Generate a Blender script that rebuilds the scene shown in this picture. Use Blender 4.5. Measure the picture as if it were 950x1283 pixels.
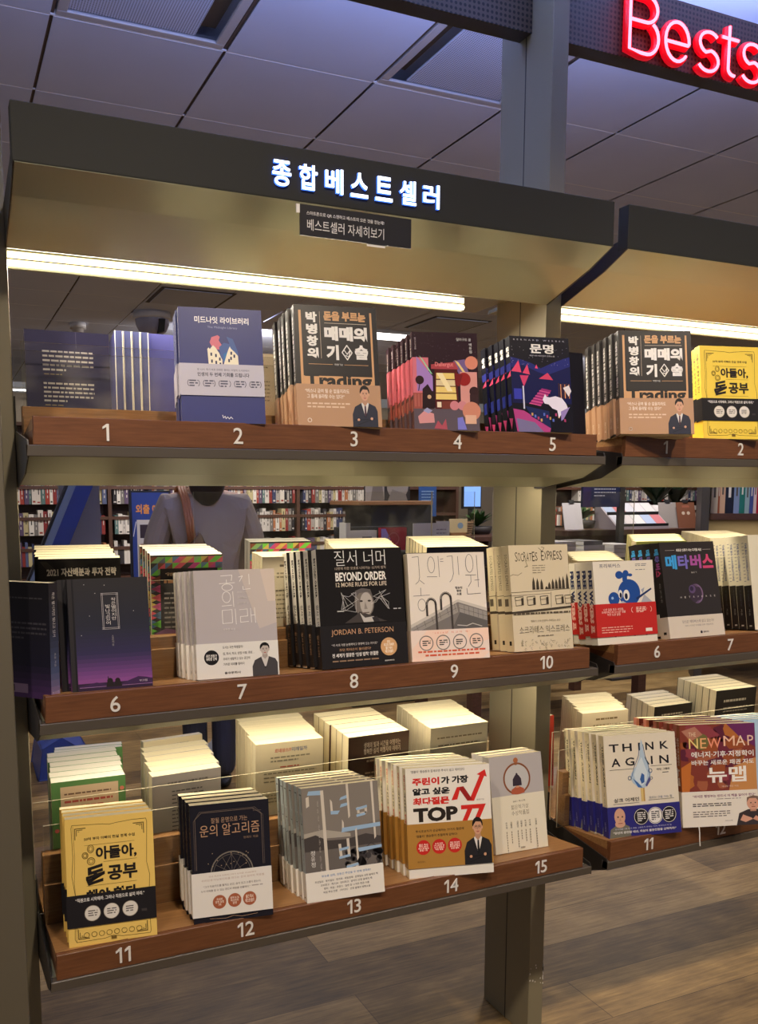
import bpy, math, random
from mathutils import Vector, Matrix
from mathutils.geometry import tessellate_polygon

for o in list(bpy.data.objects):
    bpy.data.objects.remove(o, do_unlink=True)
SC = bpy.context.scene
COL = SC.collection
R = math.radians
rnd = random.Random(7)

# ------------------------------------------------------------------ camera
EYE = 1.3217
YAW, PITCH, ROLL = R(24.236), R(7.035), R(-0.109)
cam_data = bpy.data.cameras.new('camera')
cam = bpy.data.objects.new('camera', cam_data)
COL.objects.link(cam)
fw = Vector((math.sin(YAW)*math.cos(PITCH), math.cos(YAW)*math.cos(PITCH), -math.sin(PITCH)))
rt = Vector((math.cos(YAW), -math.sin(YAW), 0))
up = rt.cross(fw)
rt2 = rt*math.cos(ROLL) + up*math.sin(ROLL)
up2 = up*math.cos(ROLL) - rt*math.sin(ROLL)
m = Matrix((rt2, up2, -fw)).transposed().to_4x4()
m.translation = (0, 0, EYE)
cam.matrix_world = m
cam_data.sensor_width = 36
cam_data.lens = 36*1109.2/1283
cam_data.shift_x = (475-425.5)/1283
cam_data.shift_y = (757.3-641.5)/1283
cam_data.clip_start = 0.05
SC.camera = cam

# ------------------------------------------------------------------ light
SC.view_settings.view_transform = 'Standard'
SC.view_settings.look = 'None'
SC.view_settings.exposure = 0.15
SC.view_settings.gamma = 1
SC.view_settings.use_curve_mapping = False
SC.cycles.use_denoising = True
SC.cycles.max_bounces = 8
SC.cycles.transparent_max_bounces = 16
SC.cycles.caustics_reflective = False
SC.cycles.caustics_refractive = False
SC.cycles.sample_clamp_indirect = 4

world = bpy.data.worlds.new('shop_air'); SC.world = world
world.use_nodes = True
world.node_tree.nodes['Background'].inputs[0].default_value = (0.72, 0.70, 0.76, 1)
world.node_tree.nodes['Background'].inputs[1].default_value = 0.22

def area(name, loc, target, sx, sy, power, color):
    l = bpy.data.lights.new(name, 'AREA'); l.shape = 'RECTANGLE'; l.size = sx; l.size_y = sy
    l.energy = power; l.color = color
    o = bpy.data.objects.new(name, l); COL.objects.link(o)
    o.location = loc
    d = Vector(target)-Vector(loc)
    o.rotation_euler = d.to_track_quat('-Z', 'Y').to_euler()
    o['category'] = 'lamp'; o['label'] = 'shop ceiling lamp above the aisle'
    o['kind'] = 'helper'
    return o

WARM = (1.0, 0.83, 0.60)
def spot(name, loc, target, power, angle, color, blend=0.7):
    l = bpy.data.lights.new(name, 'SPOT'); l.energy = power; l.color = color; l.spot_size = R(angle); l.spot_blend = blend; l.shadow_soft_size = 0.07
    o = bpy.data.objects.new(name, l); COL.objects.link(o); o.location = loc
    o.rotation_euler = (Vector(target)-Vector(loc)).to_track_quat('-Z', 'Y').to_euler()
    o['kind'] = 'helper'
# recessed downlights of the aisle the photographer stands in, lamps of the shop beyond the shelves, and an added floor fill
for x in (-0.7, 0.5, 1.7, 2.9):
    spot('aisle_downlight', (x, 0.05, 2.86), (x+.35, 1.35, 0.3), 92, 84, (1.0, 0.84, 0.64))
area('aisle_lamp', (-1.6, 0.6, 2.85), (-0.6, 1.5, 1.0), 1.2, 0.3, 6, (1.0, 0.90, 0.80))
spot('floor_fill_spot', (2.7, 3.5, 2.86), (2.0, 2.45, 0), 70, 70, (1.0, 0.84, 0.60))  # added spot, only there to brighten the floor past the post
area('shop_lamp', (1.5, 5.0, 2.88), (1.5, 5.0, 0), 1.2, 0.3, 42, (1.0, 0.93, 0.90))
area('shop_lamp', (4.5, 4.6, 2.88), (4.5, 5.0, 0), 1.2, 0.3, 54, (1.0, 0.93, 0.90))
area('shop_lamp', (3.0, 8.3, 2.88), (3.0, 10.3, 0.8), 1.6, 0.3, 105, (1.0, 0.92, 0.86))
area('shop_lamp', (8.0, 8.3, 2.88), (8.0, 10.3, 0.8), 1.6, 0.3, 105, (1.0, 0.92, 0.86))

# ------------------------------------------------------------------ materials
def s2l(v):
    v = v/255.0
    return v/12.92 if v <= 0.04045 else ((v+0.055)/1.055)**2.4
def lin(c): return (s2l(c[0]), s2l(c[1]), s2l(c[2]), 1)
MATS = {}
def M(name, color=None, rough=0.5, metal=0.0, spec=0.5, emit=0.0):
    if name in MATS: return MATS[name]
    m = bpy.data.materials.new(name); m.use_nodes = True
    b = m.node_tree.nodes['Principled BSDF']
    b.inputs['Base Color'].default_value = lin(color)
    b.inputs['Roughness'].default_value = rough
    b.inputs['Metallic'].default_value = metal
    b.inputs['Specular IOR Level'].default_value = spec
    if emit:
        b.inputs['Emission Color'].default_value = lin(color)
        b.inputs['Emission Strength'].default_value = emit
    MATS[name] = m
    return m
def ink(c, rough=0.42):
    c = tuple(int(x) for x in c[:3])
    return M('ink_%d_%d_%d_%d' % (c+(int(rough*100),)), c, rough, spec=0.28)
def nodes(mt): return mt.node_tree.nodes, mt.node_tree.links, mt.node_tree.nodes['Principled BSDF']
def tex_object(N, L, scale=(1, 1, 1), rot=(0, 0, 0)):
    tc = N.new('ShaderNodeTexCoord'); mp = N.new('ShaderNodeMapping')
    mp.inputs['Scale'].default_value = scale; mp.inputs['Rotation'].default_value = rot
    L.new(tc.outputs['Object'], mp.inputs['Vector'])
    return mp.outputs['Vector']
def ramp(N, L, src, stops):
    r = N.new('ShaderNodeValToRGB')
    while len(r.color_ramp.elements) < len(stops): r.color_ramp.elements.new(0.5)
    for e, (p, c) in zip(r.color_ramp.elements, stops):
        e.position = p; e.color = lin(c)
    L.new(src, r.inputs[0]); return r.outputs[0]

def wood_mat(name, a, b, c, rough=0.42):
    m = M(name, b, rough); N, L, B = nodes(m)
    v = tex_object(N, L, (2.2, 40, 40))
    n = N.new('ShaderNodeTexNoise'); n.inputs['Scale'].default_value = 6; n.inputs['Detail'].default_value = 7
    n.inputs['Roughness'].default_value = 0.65
    L.new(v, n.inputs['Vector'])
    L.new(ramp(N, L, n.outputs[0], [(0.3, a), (0.5, b), (0.72, c)]), B.inputs['Base Color'])
    bp = N.new('ShaderNodeBump'); bp.inputs['Strength'].default_value = 0.08; bp.inputs['Distance'].default_value = 0.002
    L.new(n.outputs[0], bp.inputs['Height']); L.new(bp.outputs[0], B.inputs['Normal'])
    return m
WOOD = wood_mat('tan_veneer', (132, 92, 54), (150, 108, 66), (168, 126, 80))
LIPW = wood_mat('red_brown_edge_veneer', (96, 58, 34), (110, 68, 41), (126, 80, 49))
DARKWOOD = wood_mat('dark_bookcase_wood', (62, 40, 32), (82, 54, 42), (98, 64, 48))
PLANKWOOD = wood_mat('counter_wood', (128, 88, 56), (150, 106, 68), (168, 120, 80))

def paint_mat(name, col, rough, metal=0.0):
    m = M(name, col, rough, metal); N, L, B = nodes(m)
    v = tex_object(N, L, (1, 1, 1))
    n = N.new('ShaderNodeTexNoise'); n.inputs['Scale'].default_value = 9; n.inputs['Detail'].default_value = 4
    L.new(v, n.inputs['Vector'])
    r = N.new('ShaderNodeMapRange'); r.inputs['To Min'].default_value = rough-0.02; r.inputs['To Max'].default_value = rough+0.02
    L.new(n.outputs[0], r.inputs[0]); L.new(r.outputs[0], B.inputs['Roughness'])
    return m
STEEL = paint_mat('grey_beige_steel_paint', (146, 150, 134), 0.36, 0.25)
POSTM = paint_mat('post_steel_paint', (134, 126, 104), 0.45)
HEADM = paint_mat('dark_header_paint', (47, 47, 44), 0.6)
HEADM.node_tree.nodes['Principled BSDF'].inputs['Specular IOR Level'].default_value = 0.15
EDGEM = paint_mat('shelf_edge_steel', (82, 74, 65), 0.42)
PLATEM = M('dark_end_plate', (34, 30, 28), 0.5)
WHITEMARK = M('white_numeral', (232, 228, 222), 0.5)
BLACKM = M('black_matte', (26, 25, 27), 0.6)

def paper_mat(name, a, b):
    m = M(name, a, 0.8, spec=0.2); N, L, B = nodes(m)
    v = tex_object(N, L, (4, 900, 4))
    n = N.new('ShaderNodeTexNoise'); n.inputs['Scale'].default_value = 1.0; n.inputs['Detail'].default_value = 3
    L.new(v, n.inputs['Vector'])
    L.new(ramp(N, L, n.outputs[0], [(0.35, b), (0.6, a)]), B.inputs['Base Color'])
    return m
PAPER = paper_mat('cream_page_edges', (232, 221, 188), (206, 195, 162))
PAPERW = paper_mat('white_page_edges', (236, 232, 220), (212, 208, 196))

def acrylic_mat():
    m = bpy.data.materials.new('clear_acrylic'); m.use_nodes = True
    N, L = m.node_tree.nodes, m.node_tree.links
    N.clear()
    out = N.new('ShaderNodeOutputMaterial'); mix = N.new('ShaderNodeMixShader'); mix2 = N.new('ShaderNodeMixShader')
    tr = N.new('ShaderNodeBsdfTransparent'); tr.inputs[0].default_value = (0.95, 0.95, 0.93, 1)
    gl = N.new('ShaderNodeBsdfGlossy'); gl.inputs['Roughness'].default_value = 0.06
    df = N.new('ShaderNodeBsdfDiffuse'); df.inputs[0].default_value = (0.7, 0.68, 0.62, 1)
    fr = N.new('ShaderNodeLayerWeight'); fr.inputs[0].default_value = 0.12
    tcn = N.new('ShaderNodeTexCoord'); ns = N.new('ShaderNodeTexNoise'); ns.inputs['Scale'].default_value = 22; ns.inputs['Detail'].default_value = 6
    mr = N.new('ShaderNodeMapRange'); mr.inputs['From Min'].default_value = 0.45; mr.inputs['From Max'].default_value = 0.8
    mr.inputs['To Min'].default_value = 0.006; mr.inputs['To Max'].default_value = 0.06
    L.new(tcn.outputs['Object'], ns.inputs['Vector']); L.new(ns.outputs[0], mr.inputs[0])
    L.new(fr.outputs['Fresnel'], mix.inputs[0]); L.new(tr.outputs[0], mix.inputs[1]); L.new(gl.outputs[0], mix.inputs[2])
    L.new(mr.outputs[0], mix2.inputs[0]); L.new(mix.outputs[0], mix2.inputs[1]); L.new(df.outputs[0], mix2.inputs[2])
    L.new(mix2.outputs[0], out.inputs[0])
    MATS['clear_acrylic'] = m
    return m
ACRYLIC = acrylic_mat()
ACEDGE = M('acrylic_cut_edge', (196, 186, 160), 0.25)

# ------------------------------------------------------------------ mesh helpers
class MB:
    def __init__(s): s.v = []; s.f = []; s.fm = []; s.m = []
    def mi(s, mt):
        if mt not in s.m: s.m.append(mt)
        return s.m.index(mt)
    def poly(s, pts, mt):
        i = len(s.v); s.v += [tuple(p) for p in pts]
        s.f.append(tuple(range(i, i+len(pts)))); s.fm.append(s.mi(mt))
    def tris(s, verts, tris, mt):
        i = len(s.v); s.v += verts; k = s.mi(mt)
        for t in tris: s.f.append(tuple(i+j for j in t)); s.fm.append(k)
    def box(s, x0, x1, y0, y1, z0, z1, mt, skip=''):
        i = len(s.v)
        s.v += [(x0,y0,z0),(x1,y0,z0),(x1,y1,z0),(x0,y1,z0),(x0,y0,z1),(x1,y0,z1),(x1,y1,z1),(x0,y1,z1)]
        k = s.mi(mt)
        for nm, q in (('b',(0,3,2,1)),('t',(4,5,6,7)),('f',(0,1,5,4)),('r',(1,2,6,5)),('k',(2,3,7,6)),('l',(3,0,4,7))):
            if nm in skip: continue
            s.f.append(tuple(i+j for j in q)); s.fm.append(k)
    def prism(s, prof, x0, x1, mt):           # prof: (y, z) outline
        n = len(prof); i = len(s.v); k = s.mi(mt)
        s.v += [(x0, y, z) for y, z in prof] + [(x1, y, z) for y, z in prof]
        for a in range(n):
            b = (a+1) % n
            s.f.append((i+a, i+b, i+n+b, i+n+a)); s.fm.append(k)
        for t in tessellate_polygon([[Vector((y, z, 0)) for y, z in prof]]):
            s.f.append(tuple(i+j for j in t)); s.fm.append(k)
            s.f.append(tuple(i+n+j for j in reversed(t))); s.fm.append(k)
    def plate(s, prof, y0, y1, mt):           # prof: (x, z) outline
        n = len(prof); i = len(s.v); k = s.mi(mt)
        s.v += [(x, y0, z) for x, z in prof] + [(x, y1, z) for x, z in prof]
        for a in range(n):
            b = (a+1) % n
            s.f.append((i+a, i+b, i+n+b, i+n+a)); s.fm.append(k)
        for t in tessellate_polygon([[Vector((x, z, 0)) for x, z in prof]]):
            s.f.append(tuple(i+j for j in t)); s.fm.append(k)
            s.f.append(tuple(i+n+j for j in reversed(t))); s.fm.append(k)
    def tube(s, pts, r, mt, n=8, cap=True):
        pts = [Vector(p) for p in pts]; i = len(s.v); k = s.mi(mt)
        rr = r if isinstance(r, (list, tuple)) else [r]*len(pts)
        ref = None
        for j, p in enumerate(pts):
            d = (pts[min(j+1, len(pts)-1)]-pts[max(j-1, 0)]).normalized()
            if ref is None:
                ref = Vector((0, 0, 1)) if abs(d.z) < 0.9 else Vector((0, 1, 0))
            a = (ref-d*ref.dot(d)).normalized(); b = d.cross(a); ref = a
            for q in range(n):
                t = 2*math.pi*q/n
                s.v.append(tuple(p+(a*math.cos(t)+b*math.sin(t))*rr[j]))
        for j in range(len(pts)-1):
            for q in range(n):
                a = i+j*n+q; b = i+j*n+(q+1) % n
                s.f.append((a, b, b+n, a+n)); s.fm.append(k)
        if cap:
            s.f.append(tuple(i+q for q in reversed(range(n)))); s.fm.append(k)
            e = i+(len(pts)-1)*n
            s.f.append(tuple(e+q for q in range(n))); s.fm.append(k)
    def lathe(s, prof, mt, n=24, c=(0, 0, 0)):   # prof (r, z)
        i = len(s.v); k = s.mi(mt)
        for r, z in prof:
            for q in range(n):
                t = 2*math.pi*q/n
                s.v.append((c[0]+r*math.cos(t), c[1]+r*math.sin(t), c[2]+z))
        for j in range(len(prof)-1):
            for q in range(n):
                a = i+j*n+q; b = i+j*n+(q+1) % n
                s.f.append((a, b, b+n, a+n)); s.fm.append(k)
    def blob(s, c, r, mt, nu=16, nv=10):
        prof = [(math.sin(math.pi*j/nv), -math.cos(math.pi*j/nv)) for j in range(nv+1)]
        i = len(s.v); k = s.mi(mt)
        for pr, pz in prof:
            for q in range(nu):
                t = 2*math.pi*q/nu
                s.v.append((c[0]+r[0]*pr*math.cos(t), c[1]+r[1]*pr*math.sin(t), c[2]+r[2]*pz))
        for j in range(nv):
            for q in range(nu):
                a = i+j*nu+q; b = i+j*nu+(q+1) % nu
                s.f.append((a, b, b+nu, a+nu)); s.fm.append(k)
    def mesh(s, name, smooth=False):
        me = bpy.data.meshes.new(name); me.from_pydata(s.v, [], s.f)
        for mt in s.m: me.materials.append(mt)
        me.polygons.foreach_set('material_index', s.fm)
        if smooth: me.polygons.foreach_set('use_smooth', [True]*len(s.f))
        me.update(); return me
    def build(s, name, parent=None, smooth=False, loc=None):
        o = bpy.data.objects.new(name, s.mesh(name, smooth)); COL.objects.link(o)
        if parent: o.parent = parent
        if loc: o.location = loc
        return o

def tag(o, label, cat, group=None, kind=None):
    if label: o['label'] = label
    if cat: o['category'] = cat
    if group: o['group'] = group
    if kind: o['kind'] = kind
    return o
def struct(o, label=None):
    o['kind'] = 'structure'
    if label: o['label'] = label; o['category'] = 'room'
    return o
def thing(name, label, cat, loc=(0, 0, 0), rot=(0, 0, 0), group=None):
    o = bpy.data.objects.new(name, None); COL.objects.link(o)
    o.empty_display_size = 0.05
    o.location = loc; o.rotation_euler = rot
    return tag(o, label, cat, group)
def bevel(o, w=0.0015, seg=2):
    b = o.modifiers.new('edge', 'BEVEL'); b.width = w; b.segments = seg; b.limit_method = 'ANGLE'; b.angle_limit = R(40)
    return o

# ------------------------------------------------------------------ lettering
_tc = bpy.data.curves.new('lettering', 'FONT')
_to = bpy.data.objects.new('lettering', _tc)
_ts = bpy.data.scenes.new('type_case'); _ts.collection.objects.link(_to)     # a scene of its own keeps the updates quick
GLY = {}
def glyph(s, bold=0.0, res=2, leading=1.0, space=1.0):
    key = (s, bold, res, leading, space)
    if key in GLY: return GLY[key]
    _tc.body = s; _tc.offset = bold; _tc.resolution_u = res; _tc.align_x = 'CENTER' if '\n' in s else 'LEFT'
    _tc.space_line = leading; _tc.space_character = space
    _ts.view_layers[0].update()
    me = bpy.data.meshes.new_from_object(_to.evaluated_get(_ts.view_layers[0].depsgraph))
    vs = [(v.co.x, v.co.y) for v in me.vertices]; fs = [tuple(p.vertices) for p in me.polygons]
    bpy.data.meshes.remove(me)
    x0 = min(v[0] for v in vs); x1 = max(v[0] for v in vs); y0 = min(v[1] for v in vs); y1 = max(v[1] for v in vs)
    vs = [((x-x0)/max(x1-x0, 1e-6), (y-y0)/max(y1-y0, 1e-6)) for x, y in vs]
    GLY[key] = (vs, fs, (x1-x0)/max(y1-y0, 1e-6))
    return GLY[key]

class Face:
    """A flat printed face: u to the right and v down, both 0..1 over w x h metres."""
    def __init__(s, mb, w, h, fn, rough=0.42, dz=0.00002):
        s.mb, s.w, s.h, s.fn, s.k, s.rough, s.dz = mb, w, h, fn, 0, rough, dz
    def P(s, u, v): return s.fn(u*s.w, (1-v)*s.h, s.k*s.dz)
    def fill(s, pts, c):
        s.k += 1
        tri = tessellate_polygon([[Vector((u*s.w, (1-v)*s.h, 0)) for u, v in pts]])
        s.mb.tris([tuple(s.P(u, v)) for u, v in pts], [tuple(t) for t in tri], ink(c, s.rough) if not isinstance(c, bpy.types.Material) else c)
    def rect(s, x0, y0, x1, y1, c): s.fill([(x0, y1), (x1, y1), (x1, y0), (x0, y0)], c)
    def ell(s, cx, cy, ru, c, rv=None, a0=0, a1=360, n=20):
        rv = rv if rv is not None else ru*s.w/s.h
        s.fill([(cx+ru*math.cos(R(a0+(a1-a0)*i/n)), cy-rv*math.sin(R(a0+(a1-a0)*i/n))) for i in range(n if a1-a0 == 360 else n+1)], c)
    def line(s, pts, wd, c):
        s.k += 1; mt = ink(c, s.rough)
        for (a, b) in zip(pts, pts[1:]):
            dx, dy = (b[0]-a[0])*s.w, (b[1]-a[1])*s.h; l = math.hypot(dx, dy) or 1e-6
            ox, oy = -dy/l*wd*s.w/2/s.w, dx/l*wd*s.w/2/s.h
            ex, ey = dx/l*wd*0.25, dy/l*wd*0.25*s.w/s.h
            s.mb.poly([s.P(a[0]-ox-ex, a[1]-oy-ey), s.P(b[0]-ox+ex, b[1]-oy+ey), s.P(b[0]+ox+ex, b[1]+oy+ey), s.P(a[0]+ox-ex, a[1]+oy-ey)], mt)
    def ring(s, cx, cy, ru, wd, c, a0=0, a1=360, n=28, rv=None):
        rv = rv if rv is not None else ru*s.w/s.h
        s.line([(cx+ru*math.cos(R(a0+(a1-a0)*i/n)), cy-rv*math.sin(R(a0+(a1-a0)*i/n))) for i in range(n+1)], wd, c)
    def text(s, t, x0, y0, x1, y1, c, bold=0.0, res=2, leading=1.0, shear=0.0, space=1.0):
        s.k += 1
        vs, fs, _ = glyph(t, bold, res, leading, space)
        s.mb.tris([tuple(s.P(x0+(x1-x0)*x, y1-(y1-y0)*y+shear*(x-0.5))) for x, y in vs], fs, ink(c, s.rough))
    def vtext(s, t, x0, y0, x1, y1, c, bold=0.0):        # rotated: reads downwards
        s.k += 1
        vs, fs, _ = glyph(t, bold, 1)
        s.mb.tris([tuple(s.P(x0+(x1-x0)*y, y0+(y1-y0)*x)) for x, y in vs], [tuple(reversed(f)) for f in fs], ink(c, s.rough))
    def stack(s, t, x0, y0, x1, y1, c, bold=0.0):        # characters one under another
        n = len(t); d = (y1-y0)/n
        for i, ch in enumerate(t):
            if ch != ' ': s.text(ch, x0, y0+d*(i+0.06), x1, y0+d*(i+0.94), c, bold)
    def sub(s, a, b):          # the same face with v stretched: v -> a*v + b
        h = s.h; f = Face(s.mb, s.w, a*h, lambda x, z, d: s.fn(x, z+h*(1-a-b), d), s.rough, s.dz); return f
    def greek(s, x0, y0, x1, y1, rows, c, fill=0.55, last=0.6, seed=1):   # body copy too small to read
        s.k += 1; mt = ink(c, s.rough); q = random.Random(seed)
        d = (y1-y0)/rows
        for r in range(rows):
            x = x0; e = x1 if r < rows-1 or rows == 1 else x0+(x1-x0)*last
            while x < e-0.005:
                wd = min(q.uniform(0.03, 0.09), e-x)
                a, b = y0+d*(r+0.5-fill/2), y0+d*(r+0.5+fill/2)
                s.mb.poly([s.P(x, b), s.P(x+wd, b), s.P(x+wd, a), s.P(x, a)], mt)
                x += wd+0.014
    def grad(s, x0, y0, x1, y1, stops, n=14):
        for i in range(n):
            t = (i+0.5)/n
            for (p, a), (p2, b) in zip(stops, stops[1:]):
                if p <= t <= p2:
                    f = (t-p)/(p2-p); c = [a[j]+(b[j]-a[j])*f for j in range(3)]
            s.k -= 1 if i else 0
            s.rect(x0, y0+(y1-y0)*i/n, x1, y0+(y1-y0)*(i+1)/n, c)
    def portrait(s, x0, y0, x1, y1, suit=(44, 46, 60), shirt=(214, 210, 206), tie=(70, 44, 56), skin=(206, 158, 128), hair=(30, 24, 22), bald=False, glasses=False, arms=True):
        U = lambda u, v: (x0+(x1-x0)*u, y0+(y1-y0)*v)
        W = (x1-x0); H = (y1-y0)
        s.fill([U(0.02, 1), U(0.98, 1), U(0.98, 0.62), U(0.9, 0.5), U(0.64, 0.42), U(0.38, 0.42), U(0.12, 0.52), U(0.02, 0.7)], suit)
        s.fill([U(0.42, 0.3), U(0.6, 0.3), U(0.62, 0.44), U(0.51, 0.52), U(0.4, 0.44)], tuple(x*0.88 for x in skin))
        s.fill([U(0.4, 0.41), U(0.51, 0.5), U(0.62, 0.41), U(0.66, 0.44), U(0.54, 0.72), U(0.48, 0.72), U(0.36, 0.44)], shirt)
        if tie: s.fill([U(0.485, 0.49), U(0.54, 0.49), U(0.555, 0.7), U(0.515, 0.76), U(0.475, 0.7)], tie)
        if not bald: s.ell(*U(0.51, 0.15), 0.185*W, hair, 0.155*H)
        s.ell(*U(0.51, 0.205), 0.152*W, skin, 0.165*H)
        s.ell(*U(0.35, 0.22), 0.025*W, skin, 0.035*H); s.ell(*U(0.67, 0.22), 0.025*W, skin, 0.035*H)
        if not bald: s.fill([U(0.36, 0.17), U(0.36, 0.06), U(0.5, 0.0), U(0.66, 0.05), U(0.67, 0.17), U(0.62, 0.1), U(0.45, 0.09)], hair)
        d = tuple(x*0.3 for x in skin)
        for e in (0.455, 0.575):
            s.ell(*U(e, 0.2), 0.024*W, d, 0.011*H, n=10)
            s.line([U(e-0.035, 0.175), U(e+0.035, 0.175)], 0.012*W, d if not bald else tuple(x*0.7 for x in skin))
            if glasses: s.ring(*U(e, 0.205), 0.05*W, 0.008*W, (50, 44, 44), n=12, rv=0.03*H)
        s.fill([U(0.5, 0.21), U(0.535, 0.265), U(0.49, 0.265)], tuple(x*0.86 for x in skin))
        s.fill([U(0.455, 0.298), U(0.515, 0.29), U(0.575, 0.298), U(0.515, 0.325)], (176, 96, 88))
        dk = tuple(x*0.6 for x in suit)
        s.line([U(0.36, 0.44), U(0.5, 0.78)], 0.014*W, dk); s.line([U(0.66, 0.44), U(0.53, 0.78)], 0.014*W, dk)
        if arms:
            s.line([U(0.1, 0.84), U(0.62, 0.82)], 0.02*W, dk); s.line([U(0.2, 0.95), U(0.85, 0.8)], 0.02*W, dk)
            s.ell(*U(0.24, 0.83), 0.05*W, skin, 0.03*H, n=10); s.ell(*U(0.74, 0.8), 0.05*W, skin, 0.035*H, n=10)
# ------------------------------------------------------------------ books
def book_meshes(sp):
    """cover, pages and paper band of one book; origin at its lower front left corner, front towards -y, spine at x = 0"""
    w, h, t = sp['w'], sp['h'], sp['t']
    ct = 0.0005
    fl = sp.get('flip')
    out = []
    rough = sp.get('rough', 0.36)
    K = lambda c: ink(c, rough)
    def fronts(off): return lambda x, z, d: (x, -off-d, z)
    def spines(off): return lambda x, z, d: (-off-d, t-x, z)
    def backs(off): return lambda x, z, d: (w-x, t+off+d, z)
    c = MB()
    c.box(0, w, 0, ct, 0, h, K(sp['front']))
    c.box(0, ct, ct, t-ct, 0, h, K(sp['spine']))
    c.box(0, w, t-ct, t, 0, h, K(sp['back']))
    if sp.get('draw'): sp['draw'](Face(c, w, h, fronts(0.00004), rough))
    if sp.get('dspine'): sp['dspine'](Face(c, t, h, spines(0.00004), rough))
    if sp.get('dback'): sp['dback'](Face(c, w, h, backs(0.00004), rough))
    p = MB(); p.box(ct, w-0.0008, ct, t-ct, 0.0003, h-0.0002, sp.get('paper', PAPER))
    b = None
    if sp.get('band'):
        v0, v1, col, bf, bs = sp['band']
        z0, z1 = h*(1-v1), h*(1-v0); bh = z1-z0
        b = MB(); g, th = 0.0004, 0.0003
        if sp.get('draw') or sp.get('dback') or sp.get('dspine'): g = 0.0014
        br = sp.get('brough', 0.4); kb = ink(col, br)
        b.box(-g-th, w, -g-th, -g, z0, z1, kb)
        b.box(-g-th, -g, -g, t+g, z0, z1, kb)
        b.box(-g-th, w, t+g, t+g+th, z0, z1, kb)
        zf = lambda f: (lambda x, z, d: (lambda q: (q[0], q[1], q[2]+z0))(f(x, z, d)))
        if bf: bf(Face(b, w, bh, zf(fronts(g+th+0.00004)), br))
        if bs: bs(Face(b, t, bh, zf(spines(g+th+0.00004)), br))
    for nm, q in (('cover', c), ('pages', p), ('paper_band', b)):
        if q is None: continue
        if fl: q.v = [(w-x, t-y, z) for x, y, z in q.v]
        out.append((nm, q.mesh(nm)))
    return out

ORD = ['', 'second', 'third', 'fourth', 'fifth', 'sixth', 'seventh', 'eighth']
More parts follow.
